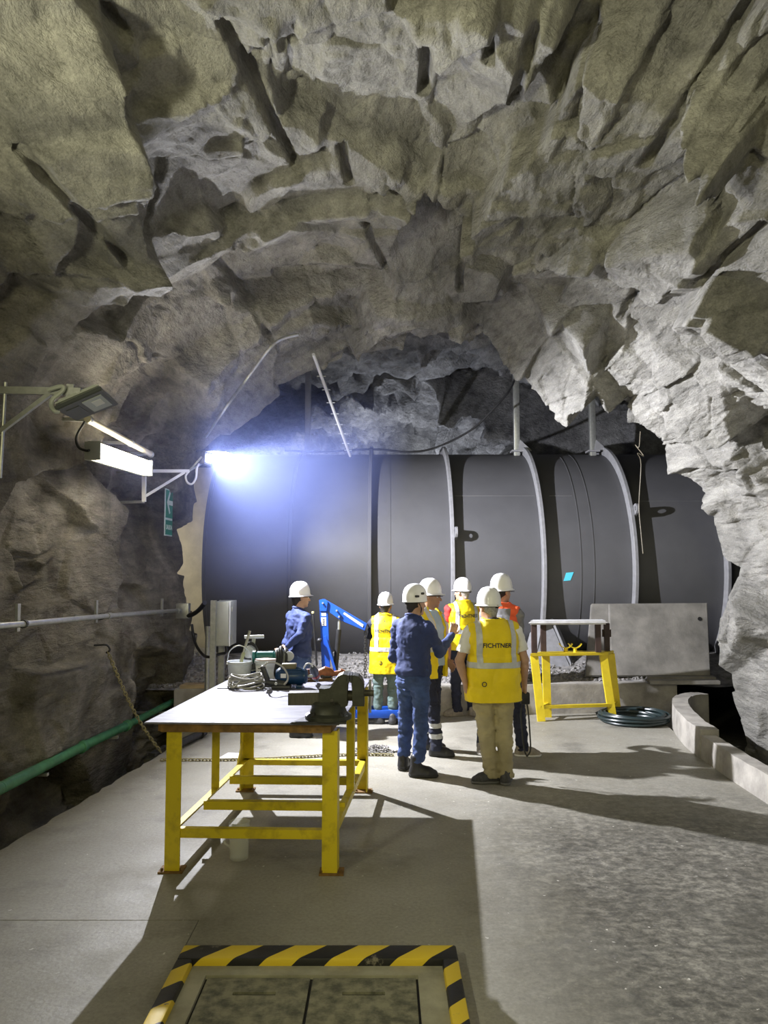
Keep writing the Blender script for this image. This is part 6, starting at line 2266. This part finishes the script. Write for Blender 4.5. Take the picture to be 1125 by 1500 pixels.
    if spec.get('glasses'):
        b = MB()
        for sx in (-1, 1):
            b.bar(Vector(hp_(sx * 0.080, -0.01, 0.012)), Vector(hp_(sx * 0.074, 0.085, 0.010)), 0.012, 0.005)
        b.bar(Vector(hp_(-0.07, 0.100, 0.008)), Vector(hp_(0.07, 0.100, 0.008)), 0.03, 0.006)
        b.build('glasses', BLACK, root, local=True, smooth=False)
    return root, dict(legs=legs, arms=arms, inv=inv, S=S, tr=tr, shirt=st)


DENIM = cloth('denim_blue', (0.035, 0.065, 0.19), 0.35)
WORKBLUE = cloth('work_shirt_blue', (0.024, 0.040, 0.135), 0.15)
NAVYC = cloth('navy_cloth', (0.012, 0.015, 0.035), 0.2)
KHAKI = cloth('khaki_cloth', (0.36, 0.31, 0.175), 0.10)
TEALC = cloth('grey_teal_cloth', (0.115, 0.165, 0.155), 0.12)
WHITEC = cloth('white_cotton', (0.72, 0.71, 0.69), 0.05)
LBLUE = cloth('light_blue_cotton', (0.34, 0.45, 0.55), 0.10)
REDC = cloth('red_polo_cotton', (0.50, 0.035, 0.03), 0.10)
GREYC = cloth('grey_cloth', (0.17, 0.17, 0.185), 0.10)
ORC = cloth('orange_cloth', (0.70, 0.09, 0.025), 0.10)
BOOT = mat('black_boot_leather', (0.016, 0.016, 0.018), 0.45, 0, 0.3, 14, 0.1)
SHOEG = mat('dark_grey_shoe', (0.05, 0.05, 0.055), 0.6, 0, 0.4, 24, 0.2)
SHOEB = mat('tan_grey_shoe', (0.26, 0.23, 0.19), 0.7, 0, 0.25, 20, 0.1)


def W(px, py, Y):
    return tuple(P(px, py, Y))


def G(px, py):
    p = F(px, py)
    return p.x, p.y


# 1 khaki man in front
gx, gy = G(724, 1148)
l, r = G(713, 1147), G(741, 1146)
p7, i7 = person(dict(label='stout man in yellow vest, white tee and khaki trousers seen from behind', H=1.74, w=1.27, d=1.15, face=(-0.12, 1.0), at=(gx, gy),
    feet=[(l[0], l[1], -0.80, -0.10), (r[0], r[1], 0.22, 1.0)],
    larm=(W(673, 968, gy - 0.04), W(681, 999, gy - 0.05), (0.10, 0.04, -1), 0.25), rarm=(W(768, 966, gy + 0.02), W(768, 1004, gy + 0.10), (0.05, 0.15, -1), 0.75),
    head=(-0.035, 0.02, 1.625), hyaw=0.42, hpitch=-0.04, htilt=0.05, helmet='classic', hs=0.98, hair=HAIRG, trousers=KHAKI, legw=1.12, shirt=WHITEC, sleeve='short', shoes=SHOEG, sole=mat('grey_sole', (0.16, 0.16, 0.165), 0.7), shoe_w=1.02,
    skin=SKIN, seed=101, collar=NAVYC, vest=dict(mat=VESTY, hem=0.765, band=1.105, bx=0.125, text='FICHTNER', ts=0.80, tz=1.285, tx=0.0, flare=1.02, d_ring=(-0.13, 0.94))))
# camera on its strap in his right hand
ch = Vector(W(769, 1018, gy + 0.10))
camt = thing('photo_camera', 'small black photo camera with dangling strap held by the khaki man', 'camera', tuple(ch))
MB().box(ch + Vector((0.0, 0, -0.03)), (0.085, 0.06, 0.11), bevel=0.012).build('body', BLACK, camt)
MB().cyl(ch + Vector((-0.02, -0.01, -0.03)), ch + Vector((-0.075, -0.02, -0.035)), 0.032, n=20).build('lens', DARKSTEEL, camt)
MB().cyl(ch + Vector((-0.074, -0.02, -0.035)), ch + Vector((-0.078, -0.02, -0.035)), 0.022, n=20).build('lens_glass', mat('lens_glass', (0.35, 0.36, 0.4), 0.08), camt)
for k, (dx, dx2, zz) in enumerate(((-0.035, -0.01, 1.085), (0.028, 0.03, 1.085))):
    q0 = ch + Vector((dx * 0.6, 0, -0.07))
    q = [q0, W(763 if k == 0 else 774, 1045, gy + 0.08), W(765 if k == 0 else 776, 1072, gy + 0.06), W(768 if k == 0 else 777, 1098, gy + 0.04), W(772, 1108, gy + 0.04)]
    pts = curve_pts([Vector(x) for x in q], 5)
    b = MB()
    for A, B2 in zip(pts[:-1], pts[1:]):
        b.bar(A, B2 + (B2 - A) * 0.15, 0.014, 0.004, up=(0, 1, 0))
    b.build('strap', BLACK, camt, smooth=False)

# 2 man in blue shirt and jeans
gx, gy = G(606, 1134)
l, r = G(590, 1127), G(613, 1138)
person(dict(label='man in navy work shirt and blue jeans raising his right hand', H=1.765, w=1.0, face=(0.66, 0.75), at=(gx, gy),
    feet=[(l[0] + 0.02, l[1] + 0.05, 0.25, 1.0), (r[0] + 0.04, r[1], 1.0, -0.10)],
    larm=(W(577, 962, gy + 0.12), W(592, 968, gy + 0.34), (0.8, 0.5, 0.1), 0.5), rarm=(W(645, 955, gy + 0.02), W(661, 931, gy + 0.16), (0.35, 0.25, 0.9), 0.8), palm_r=(-0.6, 0.6, 0.2),
    head=(0.005, 0.03, 1.625), hyaw=-0.25, htilt=0.02, helmet='climb', hs=0.98, trousers=DENIM, shirt=WORKBLUE, shirt_hem=0.955, sleeve='long', shoes=BOOT, boot=0.17, hem=0.13, shoe_w=1.05, seed=202, collar=WORKBLUE))

# 3 man facing right behind him
gx, gy = G(634, 1104)
l, r = G(646, 1108), G(632, 1101)
p4, i4 = person(dict(label='man in open yellow vest over light blue shirt and navy trousers with reflective bands', H=1.79, w=1.08, face=(0.80, -0.60), at=(gx - 0.03, gy),
    feet=[(r[0] + 0.02, r[1] + 0.1, 0.95, -0.1), (l[0], l[1], 1.0, -0.25)],
    larm=(W(655, 940, gy + 0.1), W(656, 968, gy + 0.02), (0.5, -0.6, -0.6), 0.5), rarm=(W(586, 945, gy - 0.10), W(600, 975, gy - 0.18), (0.6, -0.3, -0.5), 0.5),
    hyaw=0.25, htilt=0.05, helmet='classic', hs=0.98, trousers=NAVYC, shirt=LBLUE, sleeve='short', shoes=BOOT, boot=0.13, seed=303, skin=SKIN2, glasses=True,
    vest=dict(mat=VESTY, hem=0.80, open=True, band=1.10)))
for zz in (0.215, 0.325):
    bm = vest_piece(i4['tr'].data, [((0, 0, zz + 0.027), (0, 0, 1)), ((0, 0, zz - 0.027), (0, 0, -1))], 0.004)
    for sgn in (-1, 1):
        b2 = bm.copy()
        mid_ = (i4['legs'][0][1][0] + i4['legs'][1][1][0]) / 2
        bmesh.ops.bisect_plane(b2, geom=b2.verts[:] + b2.edges[:] + b2.faces[:], plane_co=(mid_, 0, 0), plane_no=(sgn, 0, 0), clear_outer=True)
        part_from_bm('reflective_band', b2, STRIP, i4['tr'])
    bm.free()

# 4 woman-sized person on the left in a vest
gx, gy = G(565, 1060)
l, r = G(549, 1060), G(576, 1060)
person(dict(label='shorter person in yellow vest and grey teal trousers seen from behind', H=1.60, w=1.02, d=1.0, face=(0.05, 1.0), at=(gx, gy),
    feet=[(l[0], l[1], -0.75, 0.15), (r[0], r[1] + 0.03, 0.15, 1.0)],
    larm=(W(545, 945, gy + 0.10), W(556, 950, gy + 0.28), (0.6, 0.7, 0.1), 0.4), rarm=(W(587, 945, gy + 0.10), W(580, 950, gy + 0.28), (-0.5, 0.7, 0.1), 0.4),
    hyaw=-0.25, htilt=0.05, hs=0.98, hair_len=0.03, trousers=TEALC, shirt=NAVYC, sleeve='short', shoes=SHOEG, legw=1.0, hem=0.10, seed=404, collar=VESTY, skin=SKIN2,
    vest=dict(mat=VESTY, hem=0.70, band=1.04, bx=0.12, text='FICHTNER', ts=0.78, tz=1.29, tx=0.0, flare=1.06, d_ring=(-0.06, 0.86))))

# 5 red polo
gx, gy = G(679, 1049)
l, r = G(668, 1049), G(690, 1048)
person(dict(label='grey haired man in red polo and yellow vest, hand on hip', H=1.77, w=1.12, d=1.1, face=(-0.32, 0.95), at=(gx, gy),
    feet=[(l[0] - 0.03, l[1], -0.9, -0.2), (r[0], r[1] + 0.05, -0.3, 1.0)],
    larm=(W(655, 916, gy + 0.0), W(664, 933, gy - 0.04), (0.75, 0.25, -0.5), 0.5), rarm=(W(706, 925, gy + 0.05), W(706, 960, gy + 0.1), (0, 0.2, -1), 0.4),
    hyaw=0.55, htilt=0.03, hs=0.98, hair=HAIRG, trousers=NAVYC, legw=1.0, shirt=REDC, sleeve='short', shoes=SHOEB, sole=SHOEB, seed=505, collar=REDC,
    vest=dict(mat=VESTY, hem=0.88, band=1.12, bx=0.12, text='FICHTNER', ts=0.85, tz=1.325, tx=0.02)))

# 6 man in orange vest with grey back, mostly hidden
gx, gy = G(742, 1104)
l, r = G(708, 1103), G(772, 1108)
person(dict(label='tall man in orange vest with grey back panel, behind the khaki man', H=1.84, w=1.0, face=(0.45, 0.89), at=(gx - 0.02, gy + 0.1),
    feet=[(l[0], l[1], 0.35, 0.9), (r[0], r[1], 1.0, -0.12)],
    larm=(W(712, 935, gy + 0.25), W(722, 955, gy + 0.4), (0.6, 0.7, 0.2), 0.4), rarm=(W(757, 935, gy + 0.1), W(762, 960, gy + 0.3), (0.3, 0.8, -0.2), 0.4),
    head=(-0.0, 0.02, 1.635), hyaw=-0.45, htilt=0.06, hs=0.98, trousers=NAVYC, shirt=GREYC, sleeve='short', shoes=SHOEB, sole=WHITEP, seed=606, glasses=True, collar=ORC,
    vest=dict(mat=VESTO, hem=0.98, bands=False, back_panel=GREYC)))

# 7 worker behind the table
gx, gy = G(437, 1077)
l, r = G(428, 1073), G(440, 1080)
person(dict(label='worker in blue shirt and jeans behind the table, hands clasped behind back', H=1.74, w=1.0, face=(0.80, 0.60), at=(gx, gy),
    feet=[(l[0], l[1] + 0.1, 0.95, 0.3), (r[0], r[1], 1.0, 0.0)],
    larm=(W(426, 925, gy + 0.20), W(417, 944, gy + 0.02), (0.1, -0.3, -0.9), 0.4), rarm=(W(440, 930, gy - 0.22), W(421, 947, gy - 0.14), (-0.85, 0.2, -0.4), 0.4), palm_r=(-0.5, -0.5, 0.2),
    hyaw=-0.25, htilt=0.05, hs=0.98, hair_len=0.02, trousers=DENIM, shirt=WORKBLUE, shirt_hem=0.95, sleeve='long', shoes=BOOT, seed=707, collar=WORKBLUE, glasses=True))
